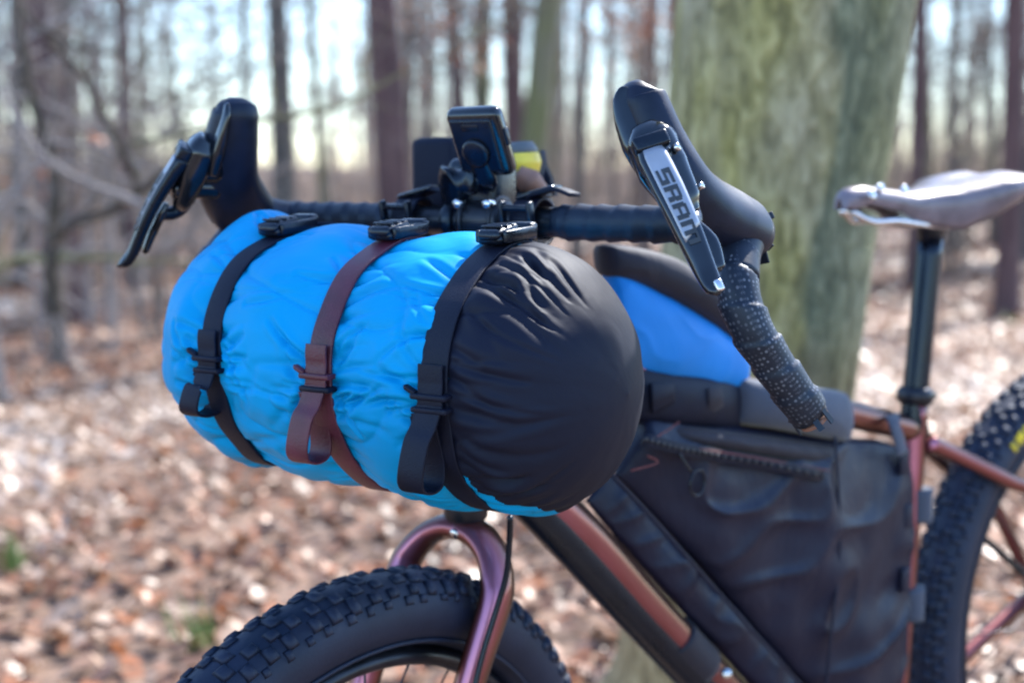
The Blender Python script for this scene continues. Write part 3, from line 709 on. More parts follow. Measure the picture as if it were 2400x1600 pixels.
# fork
C = FT(-.0807, .763)
dn = (AXF - C).normalized(); Lf = (AXF - C).length
def fork_path(s):
    n = WN * s; top = C - Z * .006
    arc = [top + n * (.0585 * math.sin(q)) + dn * (.062 * (1 - math.cos(q))) for q in (0, .35, .75, 1.15, 1.5)]
    return arc + [C + n * .0595 + dn * .12, C + n * .059 + dn * .20, C + n * .057 + dn * .32, AXF + n * .055]
fk = tube('fork', fork_path(1), [.019, .019, .0185, .019, .0185, .017, .015, .013, .010], M['paint'], bike, 8, 20, ref=WF, ry=[.013, .0125, .012, .0125, .0135, .0135, .013, .012, .010])
tube('fork_leg', fork_path(-1), [.019, .019, .0185, .019, .0185, .017, .015, .013, .010], M['paint'], fk, 8, 20, ref=WF, ry=[.013, .0125, .012, .0125, .0135, .0135, .013, .012, .010])
cyl('crown_race', C + Z * .0, C + Z * .028, .021, M['alu'], fk)
cyl('crown_bolt', C + FW * .016 - Z * .008, C + FW * .021 - Z * .009, .005, M['silver'], fk)
for k in range(3):
    q = C + WN * .0575 + dn * (.125 + k * .028) + WF * .012
    cyl('bolt', q, q + WF * .004, .0045, M['alu'], fk, 12)
hose = [P(1172, 1185, 1.22), P(1170, 1240, 1.23), P(1163, 1320, 1.235), P(1140, 1400, 1.235), P(1112, 1490, 1.23), P(1092, 1568, 1.225), P(1075, 1640, 1.22)]
tube('brake_hose', hose, .0028, M['plastic'], fk, 6, 8)

# frame tubes
HT0, HT1 = FT(-.072, .79), FT(-.020, .955)
ht = tube('head_tube', [HT0, HT0.lerp(HT1, .5), HT1], [.027, .024, .025], M['paint'], bike, 4, 22)
cyl('headset_ring', HT0 - (HT1 - HT0).normalized() * .012, HT0, .027, M['alu'], ht)
cyl('steerer_spacer', HT1, FT(-.004, 1.02), .0175, M['alu'], ht)
def tubeF(name, pts, r, parent=bike, mat='paint', **k): return tube(name, pts, r, M[mat], parent, 5, 20, **k)
tubeF('top_tube', [FT(-.01, .925), FT(.2, .875), Fp(1920, 945), Fp(2110, 990)], [.021, .019, .0165, .0155])
dt = tubeF('down_tube', [FT(-.055, .825), Fp(1320, 1212), Fp(1480, 1392), Fp(1640, 1560), Fp(1790, 1720)], [.022, .0235, .0235, .023, .022])
stb = tubeF('seat_tube', [Fp(2101, 925), Fp(2092, 1080), Fp(2078, 1300), Fp(2057, 1568), Fp(2040, 1760)], [.0165, .0155, .0155, .0165, .018])
cyl('bottom_bracket', FT(.555, .335, -.045), FT(.555, .335, .045), .024, M['alu'], stb)
for s in (1, -1):
    tubeF('seat_stay', [Fp(2112, 1012) + N * (.012 * s), Fp(2165, 1040) + N * (.022 * s), Fp(2250, 1092) + N * (.044 * s), Fp(2352, 1150) + N * (.056 * s), AXR + N * (.06 * s)], [.011, .010, .0095, .009, .009])
    tubeF('chain_stay', [FT(.565, .34, .03 * s), FT(.66, .375, .045 * s), FT(.80, .43, .058 * s), AXR + N * (.062 * s)], [.012, .0115, .011, .010])
tubeF('stay_brace', [Fp(2225, 1205, -.05), Fp(2290, 1262, -.05), Fp(2370, 1335, -.05)], .0055, mat='plastic')
for v0, v1 in (((2105, 1120), (2103, 1195)), ((2086, 1345), (2084, 1420))):
    a, b = Fp(*v0, .004), Fp(*v1, .004); t_ = thing
    tube('velcro_wrap', [a, a.lerp(b, .5), b], .0205, M['velcro'], stb, 3, 18, ry=.017)
tube('down_tube_wrap', [Fp(1545, 1460), Fp(1572, 1492), Fp(1608, 1528)], .0262, M['charcoal'], dt, 4, 22)
tube('down_tube_guard', [Fp(1150, 1060) - Z * .009, Fp(1290, 1205) - Z * .009 + N * .000, Fp(1480, 1410) - Z * .009 + N * .000, Fp(1790, 1735) - Z * .009 + N * .000], .0215, M['plastic'], dt, 6, 18)
cyl('frame_bolt', Fp(1668, 1545, .021), Fp(1668, 1545, .027), .006, M['silver'], dt)

# seatpost, clamp, saddle
sp0, sp1 = Fp(2100, 925), Fp(2137, 548)
post = tube('seatpost', [sp0 + (sp0 - sp1) * .15, sp0, sp0.lerp(sp1, .5), sp1], [.0158, .0158, .0155, .0155], M['post'], bike, 5, 24)
ax = (sp1 - sp0).normalized()
cl = cyl('seat_clamp', sp0 - ax * .002, sp0 + ax * .020, .0225, M['alu'], post, 28)
cyl('clamp_bolt', sp0 + ax * .009 - G * .0 + N * .016 + G * .018, sp0 + ax * .009 - N * .016 + G * .018, .0045, M['plastic'], post)
vs, fs, _ = sweep([sp1 - ax * .01, sp1 + ax * .012, sp1 + ax * .028, sp1 + ax * .036], [.014, .02, .036, .03], [.013, .016, .026, .024], 20, np.array(G))
mesh('saddle_clamp', vs, fs, M['plastic'], post)

def saddle():
    t0, t1 = .446, .742; ns = 40; nw = 25; vs = []; fs = []
    for i in range(ns + 1):
        s = i / ns; t = t0 + (t1 - t0) * s
        wdt = np.interp(s, [0, .03, .12, .35, .5, .65, .8, .92, .98, 1], [.006, .013, .018, .024, .033, .054, .074, .079, .074, .06])
        zt = np.interp(s, [0, .03, .12, .4, .6, .8, .93, 1], [1.062, 1.074, 1.078, 1.070, 1.077, 1.092, 1.097, 1.088])
        sk = np.interp(s, [0, .04, .12, .3, .5, .62, .75, .9, 1], [.012, .026, .022, .026, .046, .054, .050, .036, .02])
        for j in range(nw):
            q = -1 + 2 * j / (nw - 1); a = abs(q); sg = math.copysign(1, q)
            if a < .62: x = wdt * (a / .62) * .97; z = -.010 * (a / .62) ** 2.4 - (.005 * math.exp(-(a / .12) ** 2) * sstep(.55, .8, s))
            else:
                b = (a - .62) / .38; x = wdt * (.97 + .05 * math.sin(b * 3.1) - .16 * b * b); z = -.010 - (sk - .010) * b
            vs.append(FT(t + (.012 * (1 - (a) ** 2) if i == ns else 0), zt + z, sg * x))
    for i in range(ns):
        for j in range(nw - 1): a = i * nw + j; fs.append((a, a + 1, a + nw + 1, a + nw))
    o = mesh('saddle', vs, fs, M['leather'], bike)
    m = o.modifiers.new('thick', 'SOLIDIFY'); m.thickness = .0045; m.offset = -1
    for s in (1, -1):
        tube('rail', [FT(.462, 1.048, .006 * s), FT(.49, 1.036, .014 * s), FT(.53, 1.036, .020 * s), FT(.60, 1.029, .022 * s), FT(.66, 1.030, .022 * s), FT(.70, 1.045, .035 * s), FT(.728, 1.062, .045 * s)], .0038, M['silver'], o, 6, 10)
    for (v, off, r) in (((1998, 450), .022, .006), ((2018, 432), .013, .005), ((2073, 438), .020, .0055)):
        q = Fp(*v, off); cyl('rivet', q, q + N * .005 + Z * .002, r, M['silver'], o, 14)
    for k, (x, zz) in enumerate(((.0785, 1.070),)):
        q = FT(.728, zz, x * .93); cyl('rivet', q, q + Vector((G.x * .004, G.y * .004, .003)) + N * (x * .06), .0075, M['silver'], o, 14)
    cyl('tension_bolt', FT(.452, 1.048, 0), FT(.486, 1.046, 0), .005, M['silver'], o, 12)
    ribbon('cantle', [FT(.73, 1.07, x) for x in (-.07, -.03, 0, .03, .07)], np.array(Z), .02, .003, M['silver'], o)
saddle()

# handlebar, stem
BARP = [(-.265, 0, 0), (-.21, 0, 0), (-.12, 0, 0), (-.05, 0, 0), (-.02, .004, 0), (-.003, .02, -.003), (.003, .045, -.018), (.013, .069, -.045), (.026, .072, -.075), (.039, .058, -.103), (.060, .030, -.146)]
hb = tube('handlebar', [BF(-1, *q) for q in BARP[::-1]] + [BF(1, *q) for q in BARP[1:]], .0135, M['alu'], bike, 5, 16)
def tape(name, s, i0, i1, r0, mat, pitch=.021, flip=1):
    p = crom([BF(s, *q) for q in BARP[i0:i1 + 1]], 22); seg = 28; T, X, Y = frames(p)
    L = np.concatenate([[0], np.cumsum(np.linalg.norm(np.diff(p, axis=0), axis=1))]); vs = []; uv = []
    for i in range(len(p)):
        for j in range(seg):
            a = 2 * math.pi * j / seg; ph = (L[i] / pitch + flip * j / seg) % 1.0
            r = r0 + .0020 * (1 - ph) ** 1.5 * (1 if ph > .04 else ph / .04) + .0006 * mn.noise(Vector((p[i][0] * 60, p[i][1] * 60, a)))
            if i < 2 or i > len(p) - 3: r -= .002
            vs.append(p[i] + (X[i] * math.cos(a) + Y[i] * math.sin(a)) * r); uv.append((L[i], a * r0))
    fs = [(i * seg + j, i * seg + (j + 1) % seg, (i + 1) * seg + (j + 1) % seg, (i + 1) * seg + j) for i in range(len(p) - 1) for j in range(seg)]
    fs += [tuple(range(seg)), tuple((len(p) - 1) * seg + j for j in range(seg))]
    return mesh(name, vs, fs, M[mat], hb, uv=uv)
BARP[1] = (-.19, 0, 0)
for s in (1, -1):
    tape('bar_tape', s, 1, 5, .0150, 'tape', flip=s); dtape = tape('drop_tape', s, 6, 10, .0158, 'tape_dots', .027, s)
    e = BF(s, *BARP[10]); d = (e - BF(s, *BARP[9])).normalized(); parts = []
    rng = random.Random(3)
    for k in (0, 1, 3, 6, 7):        # frayed end and torn edges
        a = k * 2 * math.pi / 9 + .5; x = d.orthogonal().normalized(); y = d.cross(x); r_ = (x * math.cos(a) + y * math.sin(a)); q = e + r_ * .0155
        parts.append(boxvf(q + d * .002, (d + r_ * rng.uniform(-.2, .8), d.cross(r_), r_), (rng.uniform(.006, .014), rng.uniform(.003, .006), .0012), 0))
    vs, fs = merge(parts); mesh('frayed_end', vs, fs, M['tape'], hb, smooth=False)
    cyl('bar_plug', e + d * .002, e + d * .007, .0125, M['cork'], hb)
    # torn tape flaps behind the hood
    parts = []
    for q, ax1, w_, l_ in (((.010, .016, .006), (.6, -.5, .3), .006, .020), ((.008, .012, -.012), (.5, -.7, -.5), .007, .022), ((.012, .022, -.020), (.2, -.3, -1), .010, .020)):
        c_ = BF(s, *q); A = (U * (s * ax1[0]) + FW * ax1[1] + Z * ax1[2]).normalized(); Bv = A.cross(FW).normalized()
        parts.append(boxvf(c_, (A, Bv, A.cross(Bv)), (l_, w_, .0018), .0006, 1))
    vs, fs = merge(parts); mesh('torn_tape', vs, fs, M['tape'], hb, smooth=False)
    tube('tape_finish', [BF(s, .0005, .030, -.008), BF(s, .004, .048, -.022), BF(s, .011, .064, -.040)], [.0185, .0178, .0170], M['tape'], hb, 5, 24)
st = tube('stem', [B0 - FW * .012, B0 - FW * .04, S], [.017, .016, .018], M['plastic'], bike, 4, 20)
cyl('steerer_clamp', S - Z * .022, S + Z * .020, .0205, M['plastic'], st); cyl('top_cap', S + Z * .020, S + Z * .026, .0175, M['alu'], st)
cyl('faceplate', B0 - U * .023, B0 + U * .023, .0215, M['alu'], st, 28)
for a in (-.016, .016):
    for h in (.016, -.017):
        q = B0 + U * a + FW * .014 + Z * h; cyl('bolt', q, q + FW * .012, .0045, M['silver'] if h > 0 else M['alu'], st, 12)
    q = B0 + U * a; torus('clamp_ring', q, U, .0215, .0022, M['alu'], st, 32, 8)

# brake levers
def lever(s, lab):
    e = lambda o, k, h: BF(s, o, k, h)
    al = math.radians(41)
    P1 = e(-.024, .141, .060); TP = e(.037, .158, -.046); L = (TP - P1).normalized()
    nf = FW * math.cos(al) + U * (s * math.sin(al)); nf = (nf - L * nf.dot(L)).normalized(); W = L.cross(nf).normalized()
    if W.dot(U) * s < 0: W = -W       # outward across the blade
    hp = [(-.0530, .1030, .1098), (-.0535, .1035, .1085), (-.0540, .1040, .1055), (-.0545, .1045, .0985), (-.051, .104, .090), (-.041, .102, .064), (-.028, .093, .037), (-.017, .067, .017), (-.007, .038, .004), (-.001, .020, -.003), (.001, .012, -.005)]
    rx = [.003, .0095, .0150, .0182, .0190, .0205, .0215, .0225, .0235, .0225, .0195]; ry = [.004, .013, .0175, .0205, .0225, .0260, .0300, .0310, .029, .026, .021]; hp = [(o_ + .000, k_ - sh, h_) for (o_, k_, h_), sh in zip(hp, (.003, .003, .003, .003, .003, .005, .006, .003, 0, 0, 0))]
    hood = tube('brake_lever', [e(*q) for q in hp], rx, M['rubber'], bike, 8, 32, ref=np.array(W), ry=ry, sq=.82); hood['label'] = lab
    tube('hood_shoulder', [e(-.045, .000, -.001), e(-.030, .006, -.002), e(-.018, .028, .001), e(-.014, .048, .008)], [.0165, .0185, .0210, .0200], M['rubber'], hood, 6, 24)
    # glossy front cover on the hood and groove between cover and rubber
    cv = [(-.0530, .113, .103), (-.0545, .1155, .096), (-.051, .1165, .082), (-.044, .1165, .064), (-.036, .115, .045)]
    tube('hood_cover', [e(*q) for q in cv], [.0105, .0150, .0165, .0172, .014], M['gloss'], hood, 7, 26, ref=np.array(W), ry=[.003, .0045, .0060, .0075, .006], sq=.75)
    # lever mount: a frame round the pivot
    c0 = e(-.034, .126, .066); c1 = e(-.012, .130, .018)
    tube('lever_mount', [c0 - L * .012 - W * .001, c0, c0.lerp(c1, .45) + W * .002, c1 + W * .008, c1 + L * .012 + W * .012], [.010, .0185, .0195, .014, .005], M['gloss'], hood, 7, 24, ref=np.array(W), ry=[.008, .0135, .014, .010, .004], sq=.7)
    bx = P1 - L * .004; box('pivot_recess', bx + nf * .0005, (W, L, nf), (.027, .012, .012), M['plastic'], hood, .002)
    for q, r_ in ((e(-.014, .134, .058) + W * .004, .0032), (e(-.006, .122, .028) + W * .010, .0028)):
        cyl('pivot_pin', q, q + (W + nf * .6) * .004, r_, M['silver'], hood, 14)
    tube('lever_body', [e(-.036, .094, .058), e(-.031, .116, .056), P1 - nf * .009 + L * .012], [.018, .0165, .0115], M['gloss'], hood, 6, 20, ref=np.array(W), ry=[.022, .023, .014], sq=.7)
    tube('lever_knuckle', [e(-.026, .100, .030), e(-.018, .118, .030), P1 - nf * .006 + L * .034], [.012, .010, .008], M['gloss'], hood, 6, 18)
    # blade
    k = 26; vs = []; n_ = 14; LL = (TP - P1).length; cen = []
    for i in range(k + 1):
        t = i / k; c = P1.lerp(TP, t) + nf * (.0055 * math.sin(math.pi * min(1, t * 1.05)) * (1 - t * .2) + .007 * max(0, t - .8) / .2 * max(0, t - .8) / .2) + W * (-.003 + .003 * t)
        wd = np.interp(t, [0, .08, .3, .6, .85, .95, .99, 1], [.0095, .0118, .0118, .0102, .0082, .0072, .005, .002]); th = np.interp(t, [0, .1, .7, .95, 1], [.006, .0052, .0042, .004, .0015])
        cen.append((c, wd, th))
        for j in range(n_):
            a = 2 * math.pi * j / n_; cx, sy = math.cos(a), math.sin(a); cx = math.copysign(abs(cx) ** .55, cx); sy = math.copysign(abs(sy) ** .7, sy)
            vs.append(c + W * (wd * cx) + nf * (th * (sy if sy > 0 else sy * 1.6)))
    fs = [(i * n_ + j, i * n_ + (j + 1) % n_, (i + 1) * n_ + (j + 1) % n_, (i + 1) * n_ + j) for i in range(k) for j in range(n_)] + [tuple(range(n_)), tuple(k * n_ + j for j in range(n_))]
    bl = mesh('lever_blade', vs, fs, M['gloss' if s > 0 else 'plastic'], hood)
    # point on the blade's face: t along, q across (-1 inner .. 1 outer)
    def face(t, q, lift):
        i = min(k - 1, int(t * k)); f_ = t * k - i; c = cen[i][0].lerp(cen[i + 1][0], f_); wd = cen[i][1] * (1 - f_) + cen[i + 1][1] * f_; th = cen[i][2] * (1 - f_) + cen[i + 1][2] * f_
        aq = min(abs(q), 1.) ** (1 / .55); sy = math.sqrt(max(0, 1 - aq * aq)) ** .7
        return c + W * (wd * q) + nf * (th * sy + lift)
    # silver panel
    def plate(nm, outline, lift, mat, th=.0004, g=10):
        """outline: function (i/g, j/g) -> (t, q)"""
        vs, fs = [], []
        for lay in (0, 1):
            for i in range(g + 1):
                for j in range(g + 1): t, q = outline(i / g, j / g); vs.append(face(t, q, lift - th * lay))
        m_ = (g + 1) ** 2
        for lay in (0, 1):
            for i in range(g):
                for j in range(g): a = lay * m_ + i * (g + 1) + j; fs.append((a, a + 1, a + g + 2, a + g + 1))
        for i in range(g):
            for (a, b) in ((i, i + 1), (g * (g + 1) + i, g * (g + 1) + i + 1), (i * (g + 1), (i + 1) * (g + 1)), (i * (g + 1) + g, (i + 1) * (g + 1) + g)): fs.append((a, b, b + m_, a + m_))
        return vs, fs
    vs, fs = plate('p', lambda i, j: ((.02 + .63 * i) + (-.085 * (j) * i), -.62 + 1.52 * j), .0005, 0, .0006, 14); mesh('silver_panel', vs, fs, M['decal_silver'], bl)
    # letters S R A M, drawn with strokes in a 4 x 5 cell; x runs down the blade, y from inner to outer edge
    GL = {'S': [(0, 4, 4, 5), (0, 2.4, 1.1, 4), (0, 2.1, 4, 3), (2.9, .9, 4, 2.1), (0, 0, 4, .95)],
          'R': [(0, 0, 1.1, 5), (1.1, 4.05, 3.4, 5), (2.9, 2.4, 4, 4.6), (1.1, 1.8, 3.6, 2.7), (2.7, 0, 3.9, 1.8)],
          'A': [(0, 0, 1.1, 4.3), (.5, 4.05, 3.5, 5), (2.9, 0, 4, 4.3), (1.1, 1.6, 2.9, 2.5)],
          'M': [(0, 0, 1.1, 4.5), (0, 4.05, 5.6, 5), (2.25, 0, 3.35, 4.05), (4.5, 0, 5.6, 4.5)]}
    x = 0; cell = .118 / 4.6
    for ch in 'SRAM':
        parts = []
        for (x0, y0, x1, y1) in GL[ch]:
            f = lambda i, j, x0=x0, y0=y0, x1=x1, y1=y1, x=x: (.175 + (x + x0 + (x1 - x0) * i) * cell, (-.42 + (y0 + (y1 - y0) * j) / 5 * .90) * (1 if s > 0 else -1) + (0 if s > 0 else .10))
            parts.append(plate('l', f, .0013, 0, .0007, 4))
        vs, fs = merge(parts); mesh('lettering', vs, fs, M['decal_dark'], bl, smooth=False); x += 4.6
    # shift paddle behind the blade
    q0 = P1.lerp(TP, .50) - nf * .008 + W * .005; q1 = P1.lerp(TP, .80) - nf * .010 + W * .009
    tube('shift_paddle', [q0 - L * .012, q0, q0.lerp(q1, .5) + W * .004, q1, q1 + L * .004], [.003, .007, .009, .0085, .005], M['gloss'], hood, 6, 18, ref=np.array(W), ry=[.0025, .004, .0045, .0035, .0015], sq=.6)
    tube('paddle_arm', [e(-.008, .118, .022), e(.002, .125, .008), q0], [.008, .007, .006], M['plastic'], hood, 5, 14)
    box('silver_tip', TP + nf * .007 + L * -.006 + W * .003, (W, L, nf), (.006, .009, .004), M['silver'], bl, .0015) if s > 0 else None
lever(1, 'near brake lever with a silver lettered blade'); lever(-1, 'far brake lever seen edge on')
settle(bike, (AXF.x, AXF.y, float(ground_z(AXF.x, AXF.y))))

# ================================================================== bags and small things on the bicycle
def wthing(name, label, cat, group=None): return thing(name, label, cat, group=group)

hbag = wthing('handlebar_bag', 'bright blue stuffed roll bag with black end cap strapped under the handlebar', 'bike bag')
AZ = lambda a: .932 - .0425 * a
def AX(a): q = B0 + FW * .14 + U * a; q.z = AZ(a); return q
RT = ([-.208, -.204, -.196, -.182, -.162, -.140, -.108, -.08, -.04, .012, .05, .09, .118, .14, .16, .18, .2, .212, .219, .2225],
      [0, .040, .069, .091, .103, .109, .1015, .1085, .111, .1030, .1095, .1105, .1030, .1065, .1025, .091, .068, .045, .022, 0])
STR = [-.108, .012, .118]
_c = crom(list(zip(*RT)), 10); RT = (list(np.maximum.accumulate(_c[:, 0]) + np.arange(len(_c)) * 1e-9), list(np.maximum(_c[:, 1], 0)))
def ridged(v): return 1 - abs(mn.noise(v)) * 2
def rad(a, ph):
    r = float(np.interp(a, *RT)); body = min(1., r / .09)
    cx, sx = math.cos(ph), math.sin(ph); p = Vector((a * 7, cx * 1.1, sx * 1.1))
    d = .0042 * mn.noise(p * 1.3) + .0028 * mn.noise(p * 3.1 + Vector((5, 0, 0)))
    # folds gathered at each strap, running away from it
    for k, s in enumerate(STR):
        q = abs(a - s); w_ = math.exp(-(q / .030) ** 2) * (1 - math.exp(-(q / .008) ** 2) * .7)
        side = Vector((s * 50 + (3 if a > s else 0) + a * 7, cx * 3.9 + a * 9, sx * 3.9))
        n_ = ridged(side) ** 3 * (.45 + .9 * max(0, mn.noise(Vector((cx * 1.3 + s * 30, sx * 1.3, 2)))+.3))
        if s == .118 and a > s: w_ = math.exp(-(q / .055) ** 2) * (1 - math.exp(-(q / .008) ** 2) * .7) * (.12 + .38 * float(sstep(-.3, .5, math.cos(ph - .55))))
        d -= w_ * n_ * (.0062 if s != .012 else .0066)
    if a < .118:
        n_ = ridged(Vector((a * 6 + 9, cx * 2.2 - a * 7, sx * 2.2 + a * 6))) ** 7; d -= .0030 * n_
    # creased, squashed left end with the roll closure poking up at the back
    e = float(sstep(-.11, -.17, a))
    d += e * (.011 * mn.noise(Vector((cx * 1.7 + 3, sx * 1.7, a * 12))) + .014 * math.exp(-((ph - 1.75) / .38) ** 2) - .006 * math.exp(-((ph - .75) / .4) ** 2) - .004 * math.exp(-((ph + .9) / .3) ** 2) + .006 * math.exp(-((ph + 1.5) / .35) ** 2))
    return max(0., r + d * body)
def bag_pt(a, ph, lift=0.):
    return AX(a) + (FW * math.cos(ph) + Z * math.sin(ph)) * (rad(a, ph) + lift)
def bag_surface():
    na, nph = 380, 480
    t = np.linspace(0, 1, na); aa = np.interp(t, [0, .06, .94, 1], [RT[0][0], -.198, .2125, RT[0][-1]])
    ph = np.linspace(-math.pi, math.pi, nph, endpoint=False)
    base = np.array([list(bag_pt(a, p)) for a in aa for p in ph]).reshape(na, nph, 3)
    rng = np.random.default_rng(21); cr = []
    for s_, kp, n_ in ((STR[0], -.05, 6), (STR[1], -.08, 9), (STR[2], -.1, 7)):          # creases fan out from each keeper
        for k in range(n_):
            for sg in (-1, 1):
                if s_ == STR[2] and sg > 0: continue
                th = rng.uniform(-.9, .9) if k > 2 else rng.uniform(-.25, .25)
                cr.append((s_ + sg * rng.uniform(.010, .016), kp + rng.normal(0, .12), math.atan2(math.sin(th) + .2, sg * math.cos(th)), rng.uniform(.025, .062), rng.uniform(-14, 14), rng.uniform(.0016, .0040), rng.uniform(.0016, .0034)))
    for k in range(34):                                                                 # creases along the straps' edges and in between
        s_ = STR[rng.integers(3)]; sg = rng.choice([-1, 1])
        if s_ == STR[2]: sg = -1
        cr.append((s_ + sg * .013, rng.uniform(-2.2, 1.6), math.atan2(rng.uniform(-.5, .9), sg), rng.uniform(.018, .05), rng.uniform(-20, 20), rng.uniform(.001, .003), rng.uniform(.0016, .003)))
    for k in range(16): cr.append((rng.uniform(-.17, .08), rng.uniform(-1.4, 1.3), rng.uniform(-.5, .5) + .3, rng.uniform(.03, .08), rng.uniform(-10, 10), rng.uniform(.0008, .0022), rng.uniform(.002, .0045)))
    for k in range(34):                                                                 # gathers of the black cap
        cr.append((rng.uniform(.131, .140), rng.uniform(-1.3, 1.45), rng.uniform(-.75, -.1), rng.uniform(.028, .075), rng.uniform(-6, 10), rng.uniform(.0010, .0030), rng.uniform(.0020, .0042)))
    for k in range(9): cr.append((rng.uniform(.150, .172), rng.uniform(.6, 1.5), rng.uniform(-.9, -.4), rng.uniform(.02, .045), rng.uniform(-6, 6), rng.uniform(.0015, .003), rng.uniform(.002, .004)))
    A2, P2 = np.meshgrid(aa, ph, indexing='ij'); disp = np.zeros_like(A2); rloc = np.interp(A2, *RT)
    for (a0, p0, th, L_, cv_, dp, wd_) in cr:
        n_ = int(L_ / .0012) + 2; tt = np.linspace(0, 1, n_); ang = th + cv_ * tt * L_; xs = a0 + np.concatenate([[0], np.cumsum(np.cos(ang[:-1]) * L_ / n_)]); ys = p0 * .105 + np.concatenate([[0], np.cumsum(np.sin(ang[:-1]) * L_ / n_)])
        i0, i1 = np.searchsorted(aa, [xs.min() - .014, xs.max() + .014]); j0, j1 = np.searchsorted(ph * .105, [ys.min() - .014, ys.max() + .014])
        if i1 <= i0 or j1 <= j0: continue
        a_ = A2[i0:i1, j0:j1]; y_ = P2[i0:i1, j0:j1] * .105; best = np.full(a_.shape, 9.); bt = np.zeros(a_.shape)
        for q in range(n_):
            d_ = (a_ - xs[q]) ** 2 + (y_ - ys[q]) ** 2; m_ = d_ < best; best[m_] = d_[m_]; bt[m_] = tt[q]
        d_ = np.sqrt(best); tp = np.sin(math.pi * np.clip(bt * .85 + .15, 0, 1)) ** .6
        disp[i0:i1, j0:j1] += tp * dp * (-np.exp(-(d_ / wd_) ** 2) + .42 * np.exp(-((d_ - 2.3 * wd_) / (1.3 * wd_)) ** 2))
    disp -= .0009 * np.exp(-((P2 - .62 - .05 * np.sin(A2 * 25)) * .105 / .0012) ** 2) * (A2 < .13)
    rd = (np.array(FW)[None] * np.cos(ph)[:, None] + np.array(Z)[None] * np.sin(ph)[:, None])
    base += rd[None] * (np.clip(disp, -.006, .004) * np.clip(rloc / .08, 0, 1))[..., None]
    vs = [tuple(q) for q in base.reshape(-1, 3)]
    seam = [.1290 + .036 * float(sstep(-.55, -1.25, p)) * float(sstep(-3.1, -2.3, p)) for p in ph]
    fb, fc = [], []
    for i in range(na - 1):
        am = (aa[i] + aa[i + 1]) / 2
        for j in range(nph):
            k = (j + 1) % nph; f = (i * nph + j, i * nph + k, (i + 1) * nph + k, (i + 1) * nph + j); (fc if am > seam[j] else fb).append(f)
    for nm, ff, mt in (('blue_body', fb, 'blue'), ('end_cap', fc, 'cap')):
        used = sorted({i for f in ff for i in f}); mp = {v: i for i, v in enumerate(used)}
        o = mesh(nm, [vs[i] for i in used], [tuple(mp[i] for i in f) for f in ff], M[mt], hbag)
    sm = [bag_pt(seam[j], ph[j], .0006) for j in range(0, nph, 3)]; 
bag_surface()

def strap(a0, mat, keep_ph, name_lab, tailL, w_=.0235, sway=.0):
    phs = np.linspace(1.75, -3.9, 90); T = [bag_pt(a0, p, .0022 + .0006 * math.sin(p * 9)) for p in phs]
    # flatten: a strap under tension bridges small hollows
    T = np.array([list(q) for q in T]); Ts = T.copy()
    for _ in range(6): Ts[1:-1] = (Ts[:-2] + Ts[1:-1] * 2 + Ts[2:]) / 4
    out = Ts - np.array([list(AX(a0))]); out /= np.linalg.norm(out, axis=1)[:, None]
    b = ribbon('strap', Ts + out * .0012, np.array(U), w_, .0022, M[mat], hbag, curve=False); b['label'] = name_lab
    # doubled strap between buckle and keeper
    ph2 = np.linspace(keep_ph + .25, keep_ph - .08, 12); q2 = [bag_pt(a0, p, .0085) for p in ph2]
    ribbon('strap_tail', q2, np.array(U), w_ * .92, .002, M[mat], b)
    # keeper
    kp = bag_pt(a0, keep_ph, .0065); tg = (bag_pt(a0, keep_ph - .05) - bag_pt(a0, keep_ph + .05)).normalized(); o_ = (kp - AX(a0)).normalized()
    for dz in (-.004, .006):
        box('keeper', kp + tg * dz, (U, tg, o_), (w_ * 1.35, .0045, .0125), M[mat if mat == 'wine' and dz < 0 else 'web'], b, .0015)
    ear = kp - tg * .008 - U * (w_ * .72) + o_ * .002; box('keeper_ear', ear, (U + tg * .5, tg, o_), (.011, .004, .006), M[mat], b, .0012)
    # hanging loop
    o2 = (FW * 1.0 + Z * .05).normalized(); d2 = -Z
    pts = [kp + o_ * .001, kp + d2 * .018 + o2 * .007, kp + d2 * tailL * .45 + o2 * .013, kp + d2 * tailL * .78 + o2 * .0165, kp + d2 * tailL * .95 + o2 * .011, kp + d2 * tailL - FW * .001, kp + d2 * tailL * .93 - FW * .013, kp + d2 * tailL * .7 - FW * .014, kp + d2 * tailL * .35 - FW * .006, kp + d2 * .01 - FW * .0015]
    pts = [q + U * (-.010 * min(1, i / 4) + sway * i / 9) for i, q in enumerate(pts)]
    ribbon('strap_loop', pts, np.array(U), w_ * .95, .0019, M[mat], b, n=7)
    # cam buckle on top
    bp = 1.50; c = bag_pt(a0, bp, .0085); tg = (bag_pt(a0, bp - .2) - bag_pt(a0, bp + .2)).normalized(); up = U.cross(tg).normalized()
    if up.z < 0: up = -up
    prts = [boxvf(c - up * .001, (U, tg, up), (.0235, .052, .008), .0038, 3), boxvf(c + up * .004 + tg * .012, (U, tg + up * -.12, up), (.021, .032, .009), .0042, 4), boxvf(c + up * .004 - tg * .022, (U, tg, up), (.026, .013, .009), .0042, 4)]
    for s in (1, -1): prts.append(boxvf(c + U * (s * .0125) + up * .001, (U, tg, up), (.004, .046, .010), .0018, 2))
    vs, fs = merge(prts); bk = mesh('buckle', vs, fs, M['plastic'], b)
    for k in range(3): box('buckle_rib', c + up * .0088 + tg * (.004 + k * .008), (U, tg, up), (.019, .003, .002), M['plastic'], bk, .0008)
    return b
strap(STR[0], 'web', -.02, 'black strap round the far end of the blue bag', .044, .0205)
strap(STR[1], 'wine', -.02, 'wine red strap round the middle of the blue bag', .064, .0215)
strap(STR[2], 'web', -.05, 'broad black strap beside the black end cap', .068, .0235)
